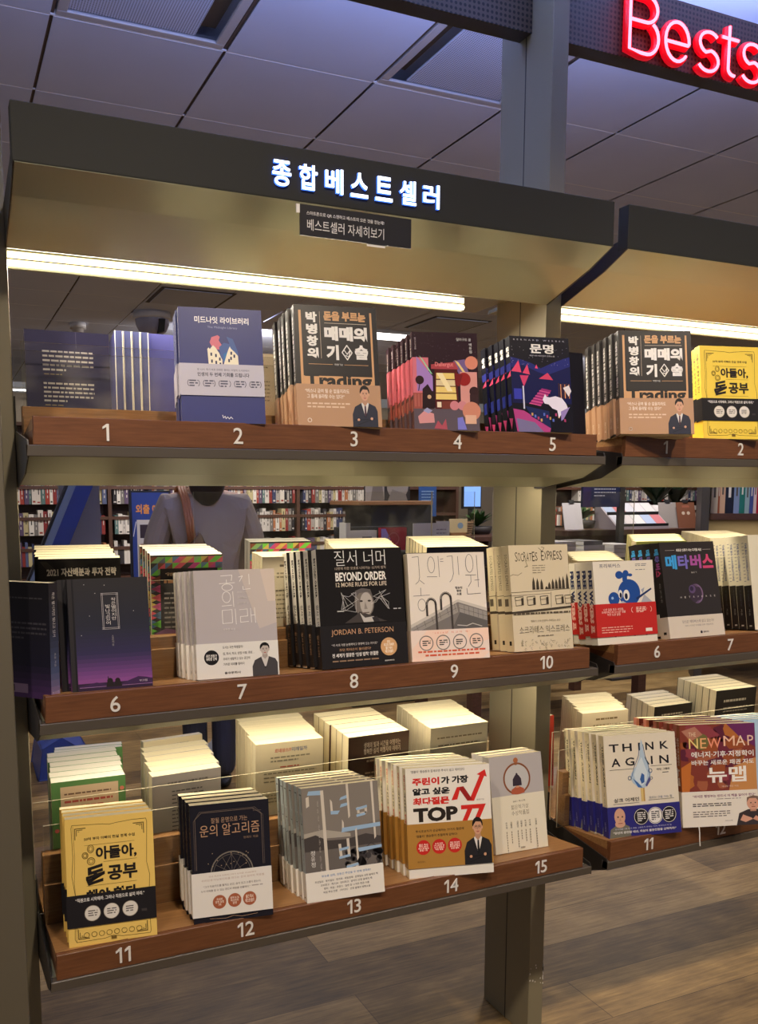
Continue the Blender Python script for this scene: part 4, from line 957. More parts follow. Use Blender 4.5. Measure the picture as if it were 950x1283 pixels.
NEWMAP = dict(w=.180, h=.2278, t=.031, front=(128, 58, 46), spine=(156, 84, 54), back=(128, 58, 46), draw=a_map, dspine=s_map,
    band=(.655, 1.0, (230, 222, 210), b_map, lambda F: F.vtext('뉴맵', .4, .2, .6, .35, (120, 106, 100))))

# --- rear row covers -------------------------------------------------------------
def a_2021(F):
    for i in range(4): F.line([(.03+.02*i, .02), (.12+.03*i, .10)], .004, (110, 100, 84))
    F.text('2021 자산배분과 투자 전략', .10, .075, .945, .145, (226, 214, 190), .035, 3); F.rect(.10, .185, .45, .188, (170, 160, 140)); F.rect(.58, .185, .95, .188, (170, 160, 140)); F.text('키움증권 지음', .47, .18, .56, .195, W_)
    F.rect(.10, .235, .95, .50, (196, 176, 196)); F.line([(.1, .30), (.3, .26), (.5, .27), (.95, .24)], .01, (110, 90, 120))
ASSET = dict(w=.149, h=.2241, t=.034, front=(38, 34, 30), spine=(34, 31, 28), back=(38, 34, 30), draw=a_2021)
TRI = [(110, 190, 70), (196, 84, 96), (80, 110, 140), (190, 70, 130), (60, 56, 54), (120, 160, 100), (196, 170, 90), (120, 70, 50), (90, 96, 110)]
def k_tri(F):
    q = random.Random(9)
    n = 10
    for i in range(n):
        for j in range(3):
            x0, x1 = i/n, (i+1)/n; y0, y1 = .015+.055*j, .07+.055*j
            F.k = 1; F.fill([(x0, y0), (x1, y0), (x0, y1)], q.choice(TRI)); F.k = 1; F.fill([(x1, y0), (x1, y1), (x0, y1)], q.choice(TRI))
    for j in range(7):
        for x0 in (0.0,): F.k = 1; F.fill([(x0, .18+.08*j), (.14, .22+.08*j), (x0, .26+.08*j)], q.choice(TRI)); F.k = 1; F.fill([(.14, .18+.08*j), (.14, .26+.08*j), (x0, .22+.08*j)], q.choice(TRI))
    F.k = 3
    F.rect(.13, .12, .93, .80, (40, 36, 35)); F.text('“당신의 모든 것을 바꿀', .20, .155, .62, .185, (226, 190, 150), .02); F.greek(.18, .215, .85, .26, 1, (206, 150, 100), .6, .8, 1); F.greek(.18, .32, .8, .76, 10, (150, 146, 140), .35, .6, 2)
    F.fill([(0, .72), (.2, .66), (.5, .70), (1, .82), (1, .88), (.4, .82), (0, .80)], (130, 84, 120))
TRIB = dict(w=.143, h=.2146, t=.034, front=(50, 46, 44), spine=(60, 54, 50), back=(52, 47, 45), dback=k_tri, flip=True, paper=PAPERW)
def k_text(c1, c2, tops=None):
    def f(F):
        F.greek(.30, .07, .78, .10, 1, c1, .7, 1, 2); F.greek(.25, .14, .85, .21, 2, c2, .45, .7, 3); F.greek(.18, .30, .88, .60, 7, c2, .3, .6, 4)
    return f
def k_green(F):
    F.rect(.12, .05, .90, .60, (222, 196, 164)); F.greek(.17, .10, .80, .14, 1, (120, 90, 74), .35, .9, 1); F.greek(.17, .165, .82, .27, 2, (190, 80, 74), .4, .8, 2); F.greek(.17, .33, .84, .55, 5, (120, 110, 96), .3, .7, 3)
    F.ell(.95, .12, .03, (220, 130, 110)); F.ell(.06, .45, .03, (222, 110, 110)); F.rect(0, .87, 1, 1, (216, 212, 196))
GREEN = dict(w=.143, h=.2098, t=.029, front=(92, 136, 84), spine=(70, 84, 60), back=(98, 144, 88), dback=k_green, flip=True, paper=PAPERW)
def k_grey(F):
    F.text('마음에 생각이 머물러 온다면', .22, .075, .80, .10, (66, 62, 62), .02); F.greek(.28, .15, .74, .60, 12, (96, 92, 92), .3, .5, 3); F.rect(0, .91, 1, 1, (214, 206, 188)); F.greek(.3, .95, .7, .97, 1, (120, 116, 110), .5, 1, 4)
GREY = dict(w=.1438, h=.2097, t=.031, front=(176, 170, 164), spine=(196, 190, 180), back=(178, 170, 164), dback=k_grey, flip=True)
def k_cream(F):
    F.text('르네상스의 미래일까', .28, .06, .76, .10, (190, 74, 60), .02); F.rect(.52, .055, .78, .105, (226, 212, 178)); F.text('미래일까', .53, .06, .76, .10, (70, 84, 130), .02)
    F.greek(.22, .13, .80, .20, 2, (150, 140, 116), .4, .7, 1); F.greek(.36, .235, .64, .255, 1, (190, 90, 70), .6, 1, 2); F.greek(.12, .28, .90, .40, 3, (150, 140, 116), .32, .8, 3); F.greek(.12, .47, .90, .60, 4, (150, 140, 116), .32, .8, 5)
CREAM = dict(w=.1508, h=.2109, t=.032, front=(226, 214, 182), spine=(222, 210, 176), back=(228, 214, 180), dback=k_cream, flip=True)
def k_brown(F):
    F.text('생애의 빛과 시간을 여행하는\n행복한 심리 여행자의 이야기', .25, .07, .86, .19, (236, 222, 206), .01); F.greek(.3, .24, .74, .28, 1, (190, 160, 130), .5, .9, 1); F.greek(.28, .36, .8, .44, 2, (190, 160, 130), .4, .7, 2)
BROWN = dict(w=.1474, h=.2113, t=.033, front=(70, 46, 36), spine=(70, 46, 36), back=(72, 48, 38), dback=k_brown, flip=True)
def k_orange(F):
    F.greek(.12, .10, .90, .13, 1, (140, 126, 96), .5, 1, 1); F.greek(.14, .18, .86, .21, 1, (140, 126, 96), .5, 1, 2)
    F.ell(.52, .46, .32, (176, 104, 52), .11, n=36); F.greek(.36, .40, .70, .43, 1, (120, 60, 34), .6, 1, 3); F.greek(.32, .47, .74, .50, 1, (120, 60, 34), .6, 1, 4); F.greek(.15, .64, .88, .88, 6, (150, 140, 116), .3, .7, 5)
ORANGE = dict(w=.1436, h=.2068, t=.033, front=(228, 218, 194), spine=(224, 214, 190), back=(230, 220, 194), dback=k_orange, flip=True)
REDB = dict(w=.132, h=.1873, t=.036, front=(160, 52, 38), spine=(150, 48, 36), back=(170, 58, 42), flip=True)
BLACKB = dict(w=.1403, h=.1955, t=.0283, front=(30, 27, 25), spine=(30, 27, 25), back=(34, 31, 28), dback=lambda F: (F.greek(.2, .12, .75, .18, 1, (150, 144, 130), .5, 1, 1), F.greek(.2, .22, .8, .36, 3, (130, 124, 112), .35, .7, 2)), flip=True)
BLUEB = dict(w=.145, h=.212, t=.024, front=(170, 200, 226), spine=(150, 186, 220), back=(170, 200, 226), paper=PAPERW)
ORDR = dict(w=.1457, h=.2148, t=.034, front=(220, 210, 184), spine=(220, 210, 184), back=(226, 214, 184), dback=k_text((120, 110, 90), (150, 140, 116)), flip=True)
NAVY = dict(w=.1425, h=.210, t=.034, front=(30, 32, 50), spine=(30, 32, 50), back=(32, 34, 54), dback=k_text((200, 200, 210), (150, 150, 160)), flip=True)
OLIVE = dict(w=.1508, h=.2147, t=.019, front=(190, 196, 110), spine=(216, 210, 180), back=(180, 190, 96), flip=True)
INDIGO = dict(w=.145, h=.2087, t=.0125, front=(60, 60, 110), spine=(70, 74, 112), back=(64, 64, 116),
    dback=lambda F: (F.text('2021 한국\n이동훈', .08, .06, .5, .13, W_, .03), F.greek(.08, .165, .9, .19, 1, (206, 100, 110), .6, 1, 1), F.greek(.08, .21, .9, .42, 7, (150, 150, 180), .35, .7, 2), F.greek(.08, .46, .8, .48, 1, (206, 100, 110), .6, 1, 4), F.greek(.08, .50, .9, .95, 14, (150, 150, 180), .35, .7, 3)), paper=PAPERW)
# ------------------------------------------------------------------ the room
PITCHX = 1.163                        # one shelf bay
CEIL = 2.913
def floor_mat():
    m = M('wood_plank_floor', (104, 80, 54), 0.5, spec=0.3); N, L, B = nodes(m)
    v = tex_object(N, L, (1, 1, 1))
    br = N.new('ShaderNodeTexBrick'); br.offset = 0.37; br.inputs['Scale'].default_value = 1.0
    br.inputs['Brick Width'].default_value = 1.5; br.inputs['Row Height'].default_value = 0.182
    br.inputs['Mortar Size'].default_value = 0.0012; br.inputs['Mortar Smooth'].default_value = 0.2; br.inputs['Bias'].default_value = 0.0
    br.inputs['Color1'].default_value = (0, 0, 0, 1); br.inputs['Color2'].default_value = (1, 1, 1, 1); br.inputs['Mortar'].default_value = (0.2, 0.2, 0.2, 1)
    L.new(v, br.inputs['Vector'])
    v2 = tex_object(N, L, (1.6, 22, 1))
    n = N.new('ShaderNodeTexNoise'); n.inputs['Scale'].default_value = 4; n.inputs['Detail'].default_value = 8; n.inputs['Roughness'].default_value = 0.7
    L.new(v2, n.inputs['Vector'])
    v3 = tex_object(N, L, (3, 5, 1))
    n3 = N.new('ShaderNodeTexNoise'); n3.inputs['Scale'].default_value = 2.2; n3.inputs['Detail'].default_value = 5; L.new(v3, n3.inputs['Vector'])
    mx = N.new('ShaderNodeMath'); mx.operation = 'MULTIPLY_ADD'; mx.inputs[1].default_value = 0.34
    L.new(br.outputs['Color'], mx.inputs[0])
    ad = N.new('ShaderNodeMath'); ad.operation = 'MULTIPLY_ADD'; ad.inputs[1].default_value = 0.62; ad.inputs[2].default_value = -0.16
    L.new(n.outputs[0], ad.inputs[0]); L.new(ad.outputs[0], mx.inputs[2])
    a2 = N.new('ShaderNodeMath'); a2.operation = 'MULTIPLY_ADD'; a2.inputs[1].default_value = 0.42; L.new(n3.outputs[0], a2.inputs[0]); L.new(mx.outputs[0], a2.inputs[2])
    col = ramp(N, L, a2.outputs[0], [(0.24, (58, 43, 27)), (0.42, (104, 81, 49)), (0.58, (138, 111, 69)), (0.8, (182, 151, 99))])
    mm = N.new('ShaderNodeMixRGB'); mm.blend_type = 'MULTIPLY'; mm.inputs['Color2'].default_value = (0.35, 0.3, 0.26, 1)
    L.new(br.outputs['Fac'], mm.inputs['Fac']); L.new(col, mm.inputs['Color1']); L.new(mm.outputs[0], B.inputs['Base Color'])
    bp = N.new('ShaderNodeBump'); bp.inputs['Strength'].default_value = 0.25; bp.inputs['Distance'].default_value = 0.003
    L.new(n.outputs[0], bp.inputs['Height']); L.new(bp.outputs[0], B.inputs['Normal'])
    return m
b = MB(); b.box(-3, 14, -3, 16, -0.1, 0, floor_mat())
struct(b.build('floor'), 'brown wood plank floor of the bookshop')

def ceil_mat():
    m = M('perforated_ceiling_panel', (200, 209, 236), 0.75); N, L, B = nodes(m)  # blue tint in the panel colour stands in for cool light
    v = tex_object(N, L, (1, 1, 1))
    n = N.new('ShaderNodeTexNoise'); n.inputs['Scale'].default_value = 3; n.inputs['Detail'].default_value = 3; L.new(v, n.inputs['Vector'])
    # fine pin holes
    vo = N.new('ShaderNodeTexVoronoi'); vo.inputs['Scale'].default_value = 110; vo.inputs['Randomness'].default_value = 0.0; L.new(v, vo.inputs['Vector'])
    r = ramp(N, L, vo.outputs['Distance'], [(0.26, (96, 100, 116)), (0.36, (200, 209, 236))])
    mm = N.new('ShaderNodeMixRGB'); mm.blend_type = 'MULTIPLY'; mm.inputs['Fac'].default_value = 0.12
    L.new(r, mm.inputs['Color1']); L.new(n.outputs[0], mm.inputs['Color2']); L.new(mm.outputs[0], B.inputs['Base Color'])
    return m
CM = ceil_mat(); JM = M('ceiling_joint_brown', (92, 80, 74), 0.7); EDGEHI = M('ceiling_edge_highlight', (226, 228, 236), 0.5)
T = 0.5995; CX0, CY0 = 0.4296-2*T, 3.285-7*T
SKIP = {(2, 6), (4, 6)}
b = MB()
for i in range(24):
    for j in range(24):
        x, y = CX0+i*T, CY0+j*T
        if (i, j) in SKIP: continue
        b.poly([(x+.006, y+.004, CEIL), (x+.006, y+T-.004, CEIL), (x+T-.006, y+T-.004, CEIL), (x+T-.006, y+.004, CEIL)], CM)
        b.poly([(x+.006, y+T-.004, CEIL), (x+.006, y+T-.004, CEIL+.012), (x+T-.006, y+T-.004, CEIL+.012), (x+T-.006, y+T-.004, CEIL)], EDGEHI)
        b.poly([(x+.006, y+.004, CEIL), (x+T-.006, y+.004, CEIL), (x+T-.006, y+.004, CEIL+.012), (x+.006, y+.004, CEIL+.012)], EDGEHI)
for i in range(25):
    x = CX0+i*T
    b.box(x-.0065, x+.0065, CY0, CY0+24*T, CEIL+.006, CEIL+.02, JM)
for j in range(25): b.box(CX0, CX0+24*T, CY0+j*T-.004, CY0+j*T+.004, CEIL+.001, CEIL+.02, EDGEHI)  # pale strips paint the bright lit edges of the panels
b.box(CX0, CX0+24*T, CY0, CY0+24*T, CEIL+.10, CEIL+.12, EDGEHI)
struct(b.build('ceiling'), 'ceiling of square perforated panels with dark joints')
FRM = M('recessed_frame', (178, 178, 186), 0.35); DRK = M('recess_side', (88, 78, 66), 0.5)
for (i, j), lab in (((2, 6), 'recessed square ceiling panel above the left end of the lit sign'), ((4, 6), 'recessed square ceiling panel with dark slot left of the steel post')):
    x, y = CX0+i*T+.011, CY0+j*T+.005; e = T-.022; f = T-.010
    t = thing('recessed_panel', lab, 'ceiling panel', (x, y, CEIL))
    b = MB()
    b.box(0, e, 0, .035, 0, .012, FRM); b.box(0, e, f-.035, f, 0, .012, FRM); b.box(0, .035, .035, f-.035, 0, .012, FRM); b.box(e-.035, e, .035, f-.035, 0, .012, FRM)
    bevel(b.build('frame', t), .004)
    sx = (e-.105, e-.035) if i == 2 else (.035, .105)
    b = MB(); b.box(sx[0], sx[1], .035, f-.035, .05, .055, DRK); b.build('slot', t)
    px = (.035, e-.11) if i == 2 else (.11, e-.035)
    b = MB(); b.box(px[0], px[1], .036, f-.036, .010, .018, CM); bevel(b.build('panel', t), .006)
b = MB(); b.box(-3, 14, 15.6, 15.8, 0, 3.0, M('far_wall_beige', (186, 170, 150), 0.8))
struct(b.build('wall_back'), 'beige wall at the far end of the shop')
b = MB(); b.box(13.2, 13.4, -3, 15.6, 0, 3.0, MATS['far_wall_beige'])
struct(b.build('wall_right'), 'beige wall at the far right of the shop')

# ------------------------------------------------------------------ posts
def post(x0, x1, lab):
    t = thing('steel_post', lab, 'post', ((x0+x1)/2, 1.75, 0))
    w = (x1-x0)/2
    b = MB(); b.box(-w, w, 1.657-1.75, 1.849-1.75, 0, CEIL-.001, POSTM); bevel(b.build('column', t), .0015)
    b = MB(); b.box(-w-.0006, -w, 1.752-1.75, 1.7545-1.75, 0, CEIL-.001, MATS['dark_end_plate']); b.build('seam', t)
    return t
pc = post(1.249, 1.291, 'grey beige steel post between the two shelf bays')
post(0.086, 0.128, 'grey beige steel post at the left end of the lit bay')
q = random.Random(3)
b = MB()
for i in range(26):
    z = 0.13+q.random()*.055; x = -.021+q.random()*.042; s = q.uniform(.0008, .003)
    if q.random() < .5: b.box(x, x+s, -.0935, -.0931, z, z+s*1.6, WHITEMARK)
    else: b.box(.020-s*.6, .0212, -.0935, -.0931, z, z+s*2.2, WHITEMARK)
b.build('paint_chip', pc)
t = thing('steel_side_panel', 'tall grey steel panel along the left edge beside the shelves', 'panel', (-0.02, 1.45, 0))
b = MB(); b.box(-.22, .113, -.004, .028, .10, 2.2, M('side_panel_paint', (98, 91, 76), .5)); bevel(b.build('panel', t), .002)
b = MB(); b.box(-.24, .08, -.06, .16, 0, .012, POSTM); b.box(-.10, .0, .0, .024, .012, .10, POSTM); b.build('foot', t)

# ------------------------------------------------------------------ shelves
def deckz(zf, y): return zf-.10*(y-1.45)
LED = M('led_diffuser', (255, 236, 196), 0.5, emit=7.0)
LEDB = M('led_beads', (255, 226, 170), 0.5, emit=3.2)
NUMX = (0.248, 0.466, 0.6815, 0.8965, 1.116)
def shelf(x, zf, mid, lip, nums, lab, led=3.2, ramp=0.0):
    """x: bay offset; zf: height of the front edge of the wooden deck"""
    t = thing('book_shelf', lab, 'shelf', (x+.685, 1.45, zf))
    ox = -.685; Y = lambda v: v-1.45
    b = MB()
    b.prism([(.010, -.0425), (.010, -.0006), (Y(1.608), -.0185), (Y(1.608), mid), (Y(1.618), mid), (Y(1.618), lip), (Y(1.640), lip), (Y(1.640), -.03), (Y(1.94), -.03), (Y(1.94), -.0425)], .139+ox, 1.226+ox, WOOD)
    b.prism([(Y(1.645), -.03), (Y(1.645), -.0135), (Y(1.94), -.0135+.295*ramp), (Y(1.94), -.03)], .139+ox, 1.226+ox, WOOD)
    bevel(b.build('wooden_tray', t), .0008, 1)
    b = MB(); b.prism([(0, -.0425), (0, 0), (.0101, -.0004), (.0101, -.0425)], .139+ox, 1.226+ox, LIPW); bevel(b.build('front_edge', t), .0008, 1)
    for xx in (.1384, 1.2247):
        b = MB(); b.box(xx+ox, xx+.002+ox, .0102, Y(1.606), -.0425, -.0195, LIPW); b.build('side_edge', t)
    b = MB()
    b.prism([(-.004, -.0600), (-.004, -.0435), (.012, -.0435), (.012, -.0600)], .1285+ox, 1.247+ox, EDGEM)
    bevel(b.build('edge_rail', t), .001, 1)
    b = MB()
    b.prism([(0, -.0602), (Y(1.51), -.0855), (Y(1.634), -.1033), (Y(1.637), -.1033), (Y(1.637), -.056), (Y(1.94), -.056), (Y(1.94), -.044), (.0, -.044)], .131+ox, 1.2445+ox, STEEL)
    b.build('underside', t)
    for xx in (.1285, 1.2450):
        b = MB()
        b.prism([(-.003, -.0602), (-.003, -.0435), (.0, -.036), (Y(1.655), -.010), (Y(1.655), .05), (Y(1.68), .05), (Y(1.68), -.107), (Y(1.657), -.1075), (Y(1.51), -.0865)], xx+ox, xx+.0022+ox, PLATEM)
        b.build('end_plate', t)
    if led:
        b = MB(); b.box(.16+ox, 1.21+ox, Y(1.648), Y(1.663), -.064, -.0561, M('led_under_shelf', (255, 226, 172), .5, emit=1.0)); b.build('light_strip', t)
        l = bpy.data.lights.new('led_strip', 'AREA'); l.shape = 'RECTANGLE'; l.size = 1.04; l.size_y = 0.012; l.energy = led; l.color = (1.0, 0.85, 0.62)
        o = bpy.data.objects.new('led_strip_light', l); COL.objects.link(o); o.parent = t; o.location = (0, Y(1.6555), -.0655)
    for v, nx in zip(nums, NUMX):
        hgt = .0265; b = MB(); ONE = [(.40, 0), (.40, 1), (.26, 1), (.02, .82), (.02, .68), (.25, .82), (.25, 0)]
        ws = [.46 if ch == '1' else glyph(ch, .004, 4)[2] for ch in v]; wd = (sum(ws)+.10*(len(v)-1))*hgt; cx = nx+ox-wd/2
        for ch, w1 in zip(v, ws):
            if ch == '1':
                vs = ONE; fs = [tuple(t_) for t_ in tessellate_polygon([[Vector((a, c, 0)) for a, c in ONE]])]
                b.tris([(cx+a*hgt, -.0016, -.035+c*hgt) for a, c in vs], fs, WHITEMARK)
            else:
                vs, fs, asp = glyph(ch, .004, 4); b.tris([(cx+a*asp*hgt, -.0016, -.035+c*hgt) for a, c in vs], fs, WHITEMARK)
            cx += (w1+.10)*hgt
        o = b.build('numeral', t)
        so = o.modifiers.new('depth', 'SOLIDIFY'); so.thickness = .0014; so.offset = -1
    return t
Z1, Z2, Z3 = 1.4428, 1.0038, 0.5673
shelf(0, Z1, .012, .03, '1 2 3 4 5'.split(), 'top wooden book shelf numbered 1 to 5 under the lit sign')
shelf(0, Z2, .036, .058, '6 7 8 9 10'.split(), 'middle wooden book shelf numbered 6 to 10', led=2.6, ramp=.085)
shelf(0, Z3, .056, .108, '11 12 13 14 15'.split(), 'bottom wooden book shelf numbered 11 to 15', led=0, ramp=.05)
shelf(PITCHX, Z1, .012, .03, '1 2'.split(), 'top wooden book shelf beyond the steel post, numbers 1 and 2')
shelf(PITCHX, Z2, .036, .058, '6 7'.split(), 'middle wooden book shelf beyond the steel post, numbers 6 and 7', led=2.6, ramp=.085)
shelf(PITCHX, Z3, .056, .108, '11 12'.split(), 'bottom wooden book shelf beyond the steel post, numbers 11 and 12', led=0, ramp=.05)

def acrylic(x0, x1, y, z0, z1, lab):
    t = thing('acrylic_divider', lab, 'divider', ((x0+x1)/2, y, z0), group=None)
    w = (x1-x0)/2; h = z1-z0
    b = MB(); b.box(-w, w, 0, .003, 0, h, ACRYLIC, skip='tlr'); b.build('sheet', t)
    b = MB(); b.poly([(-w, 0, h), (w, 0, h), (w, .003, h), (-w, .003, h)], ACEDGE)
    for s in (-w, w): b.poly([(s, 0, 0), (s, .003, 0), (s, .003, h), (s, 0, h)], ACEDGE)
    b.build('edge', t)
for dx, who in ((0, 'under the lit sign'), (PITCHX-.027, 'beyond the post')):
    acrylic(.141+dx, 1.10+dx, 1.603, Z3-.0165, .736, 'front clear acrylic divider of the bottom shelf '+who)
    acrylic(.128+dx*1.02, 1.113+dx, 1.641, Z3-.012, .768, 'rear clear acrylic divider of the bottom shelf '+who)
    acrylic(.141+dx, 1.10+dx, 1.603, Z2-.0165, 1.168, 'front clear acrylic divider of the middle shelf '+who)
acrylic(.139, 1.10, 1.603, Z1-.0165, 1.578, 'front clear acrylic divider of the top shelf under the lit sign')
acrylic(.130, 1.10, 1.641, Z1-.012, 1.569, 'rear clear acrylic divider of the top shelf under the lit sign')
acrylic(.514, 1.1185, 1.925, Z2-.012, 1.330, 'clear acrylic back panel behind books 8 to 9 on the middle shelf')
acrylic(1.1205, 1.245, 1.925, Z2-.012, 1.330, 'narrow clear acrylic back panel beside the post on the middle shelf')
acrylic(1.30, 1.769, 1.925, Z2-.012, 1.330, 'clear acrylic back panel behind books 6 and 7 beyond the post')

def header(x, lab, letters):
    t = thing('shelf_header', lab, 'sign', (x+.685, 1.45, 1.812))
    ox = -.685; Y = lambda v: v-1.45
    b = MB(); b.box(.1255+ox, 1.2525+ox, 0, .03, 0, .0855, HEADM); bevel(b.build('front_panel', t), .0015)
    b = MB()
    b.prism([(.001, -.0005), (Y(1.517), -.029), (Y(1.657), -.073), (Y(1.660), -.073), (Y(1.660), -.037), (Y(1.95), -.037), (Y(1.95), -.030), (.031, .01), (.001, .0)], .1285+ox, 1.2495+ox, STEEL)
    b.build('underside', t)
    for xx in (.1258, 1.2500):
        b = MB(); b.prism([(0, 0), (Y(1.517), -.030), (Y(1.657), -.0745), (Y(1.70), -.0745), (Y(1.70), -.01), (.03, .02)], xx+ox, xx+.0022+ox, PLATEM); b.build('end_plate', t)
    x1 = 1.085 if letters else 1.21
    b = MB(); b.box(.135+ox, x1+ox, Y(1.735), Y(1.742), -.069, -.058, LEDB)
    for i in range(60): xx = .14+i*(x1-.15)/60; b.box(xx+ox, xx+.006+ox, Y(1.733), Y(1.735), -.067, -.060, LED)
    b.build('light_strip', t)
    b = MB(); b.tube([(.133+ox, Y(1.738), -.078), (x1+ox, Y(1.738), -.078)], .0048, LED, 10); b.build('light_tube', t)
    b = MB(); b.box(.133+ox, x1+ox, Y(1.743), Y(1.752), -.086, -.037, STEEL); b.box(.133+ox, x1+ox, Y(1.733), Y(1.752), -.0725, -.0705, STEEL); b.build('light_holder', t)
    l = bpy.data.lights.new('led_strip', 'AREA'); l.shape = 'RECTANGLE'; l.size = x1-.14; l.size_y = 0.014; l.energy = 11; l.color = (1.0, 0.90, 0.74)
    o = bpy.data.objects.new('led_strip_light', l); COL.objects.link(o); o.parent = t; o.location = ((x1+.133)/2+ox, Y(1.738), -.0845); o.rotation_euler = (R(-20), 0, 0)
    if letters:
        glow = M('sign_letter_white', (225, 236, 255), .4, emit=3.0)
        side = M('sign_letter_blue_side', (70, 120, 255), .4, emit=2.0)
        n = len(letters); x0, x1 = .531, .846; cw = (x1-x0-.030)/(n-1)
        for i, ch in enumerate(letters):
            vs, fs, asp = glyph(ch, .018, 4)
            hh = .0405; ww = .033; cx = x0+i*cw
            b = MB(); b.tris([(cx+ox+a*ww, -.0052, .019+c*hh) for a, c in vs], fs, glow)
            b.m.append(side)
            o = b.build('lettering', t)
            so = o.modifiers.new('depth', 'SOLIDIFY'); so.thickness = .005; so.offset = -1; so.material_offset_rim = 1; so.material_offset = 1
    return t
header(0, 'dark header panel with glowing white blue bestseller lettering', '종합베스트셀러')
header(PITCHX, 'dark header panel without lettering beyond the steel post', '')
t = thing('sign_plate', 'small black plate hanging under the lit lettering', 'sign', (.684, 1.444, 1.756))
b = MB(); b.box(-.106, .106, -.002, .001, 0, .050, M('sign_black', (38, 36, 37), .35))
f = Face(b, .212, .050, lambda x, z, d: (x-.106, -.00206-d, z), .4)
f.text('스마트폰으로 QR 스캔하고 베스트의 모든 것을 한눈에!', .055, .20, .745, .33, (226, 222, 218), .01); f.text('베스트셀러 자세히보기', .06, .45, .745, .82, (226, 222, 218), .0, 3)
bevel(b.build('plate', t), .0008, 1)
b = MB(); b.box(-.112, -.106, -.001, .002, .036, .050, WHITEMARK); b.build('clip', t)
b = MB(); b.box(.02, .055, -.0008, .001, -.004, 0, WHITEMARK); b.build('clip', t)

# ------------------------------------------------------------------ beam and neon
def perf_mat():
    m = M('perforated_brown_metal', (84, 71, 59), 0.45); N, L, B = nodes(m)
    tc = N.new('ShaderNodeTexCoord')
    vo = N.new('ShaderNodeTexVoronoi'); vo.inputs['Scale'].default_value = 88; vo.inputs['Randomness'].default_value = 0.0
    mp = N.new('ShaderNodeMapping'); mp.inputs['Rotation'].default_value = (0, 0, 0)
    sx = N.new('ShaderNodeSeparateXYZ'); cx = N.new('ShaderNodeCombineXYZ')
    L.new(tc.outputs['Object'], sx.inputs[0]); L.new(sx.outputs['X'], cx.inputs['X']); L.new(sx.outputs['Z'], cx.inputs['Y'])
    L.new(cx.outputs[0], vo.inputs['Vector']); vo.voronoi_dimensions = '2D'
    L.new(ramp(N, L, vo.outputs['Distance'], [(0.27, (12, 10, 9)), (0.33, (84, 71, 59))]), B.inputs['Base Color'])
    return m
PERF = perf_mat(); BEAMD = M('beam_dark_metal', (62, 54, 48), .5)
def beam(x0, x1, lab):
    t = thing('perforated_beam', lab, 'beam', ((x0+x1)/2, 1.733, 2.332)); w = (x1-x0)/2
    b = MB(); b.box(-w, w, 0, .004, .0, .156, PERF); b.build('face', t)
    b = MB(); b.box(-w, w, .004, .046, 0, .004, BEAMD); b.box(-w, w, .042, .046, .004, .156, BEAMD); b.box(-w, -w+.004, .004, .042, .004, .156, BEAMD); b.box(w-.004, w, .004, .042, .004, .156, BEAMD); b.build('back', t)
    return t
beam(.130, 1.2485, 'brown perforated metal beam left of the steel post')
beam(1.2915, 2.62, 'brown perforated metal beam carrying the red neon word')
t = thing('neon_sign', 'red neon bestsellers lettering on the perforated beam', 'neon sign', (1.505, 1.712, 2.338))
NEON = M('neon_core', (255, 62, 78), .4, emit=13.0); NRED = M('neon_halo_backing', (200, 4, 24), .35, emit=0.8)  # red backing; its glow also stands in for the halo round the tubes
def arc(cx, cz, rx, rz, a0, a1, n=14): return [(cx+rx*math.cos(R(a0+(a1-a0)*i/n)), 0, cz+rz*math.sin(R(a0+(a1-a0)*i/n))) for i in range(n+1)]
LETS = [
    [[(0, 0, .125), (0, 0, .004)]+[(.03, 0, 0)]+arc(.043, .036, .030, .036, -85, 60, 10), [(0, 0, .068), (.035, 0, .068)]+arc(.040, .097, .028, .029, -80, 80, 10)+[(.0, 0, .127)]],
    [[(.092, 0, .042), (.152, 0, .042)]+arc(.122, .045, .031, .043, 0, 320, 20)],
    [arc(.208, .062, .026, .024, 40, 250, 12)+arc(.206, .022, .028, .024, 75, -150, 14)],
    [[(.262, 0, .112), (.262, 0, .018)]+arc(.278, .016, .016, .014, 180, 280, 6), [(.243, 0, .084), (.288, 0, .084)]],
    [arc(.330, .062, .026, .024, 40, 250, 12)+arc(.328, .022, .028, .024, 75, -150, 14)],
    [[(.375, 0, .042), (.435, 0, .042)]+arc(.405, .045, .031, .043, 0, 320, 20)],
    [[(.462, 0, .125), (.462, 0, .0)]], [[(.490, 0, .125), (.490, 0, .0)]],
    [[(.515, 0, .042), (.575, 0, .042)]+arc(.545, .045, .031, .043, 0, 320, 20)],
    [[(.606, 0, .088), (.606, 0, .0)], [(.606, 0, .05)]+arc(.630, .058, .024, .028, 170, 60, 8)],
]
for strokes in LETS:
    b = MB(); c = MB()
    for st in strokes:
        sc = [(x*1.18, y, z) for x, y, z in st]
        b.tube(sc, .0036, NEON, 8)
        c.tube([(x, .0098, z) for x, y, z in sc], .0098, NRED, 10)
    o = c.build('letter', t, True)
    n = b.build('neon_tube', o, True)
# cool up-light on top of the beams washing the ceiling
for x in (.75, 1.9):
    l = bpy.data.lights.new('cove_light', 'AREA'); l.shape = 'RECTANGLE'; l.size = 1.1; l.size_y = .03; l.energy = 48; l.color = (.40, .50, 1.0)
    o = bpy.data.objects.new('cove_light', l); COL.objects.link(o); o.location = (x, 1.757, 2.50); o.rotation_euler = (R(180), 0, 0)
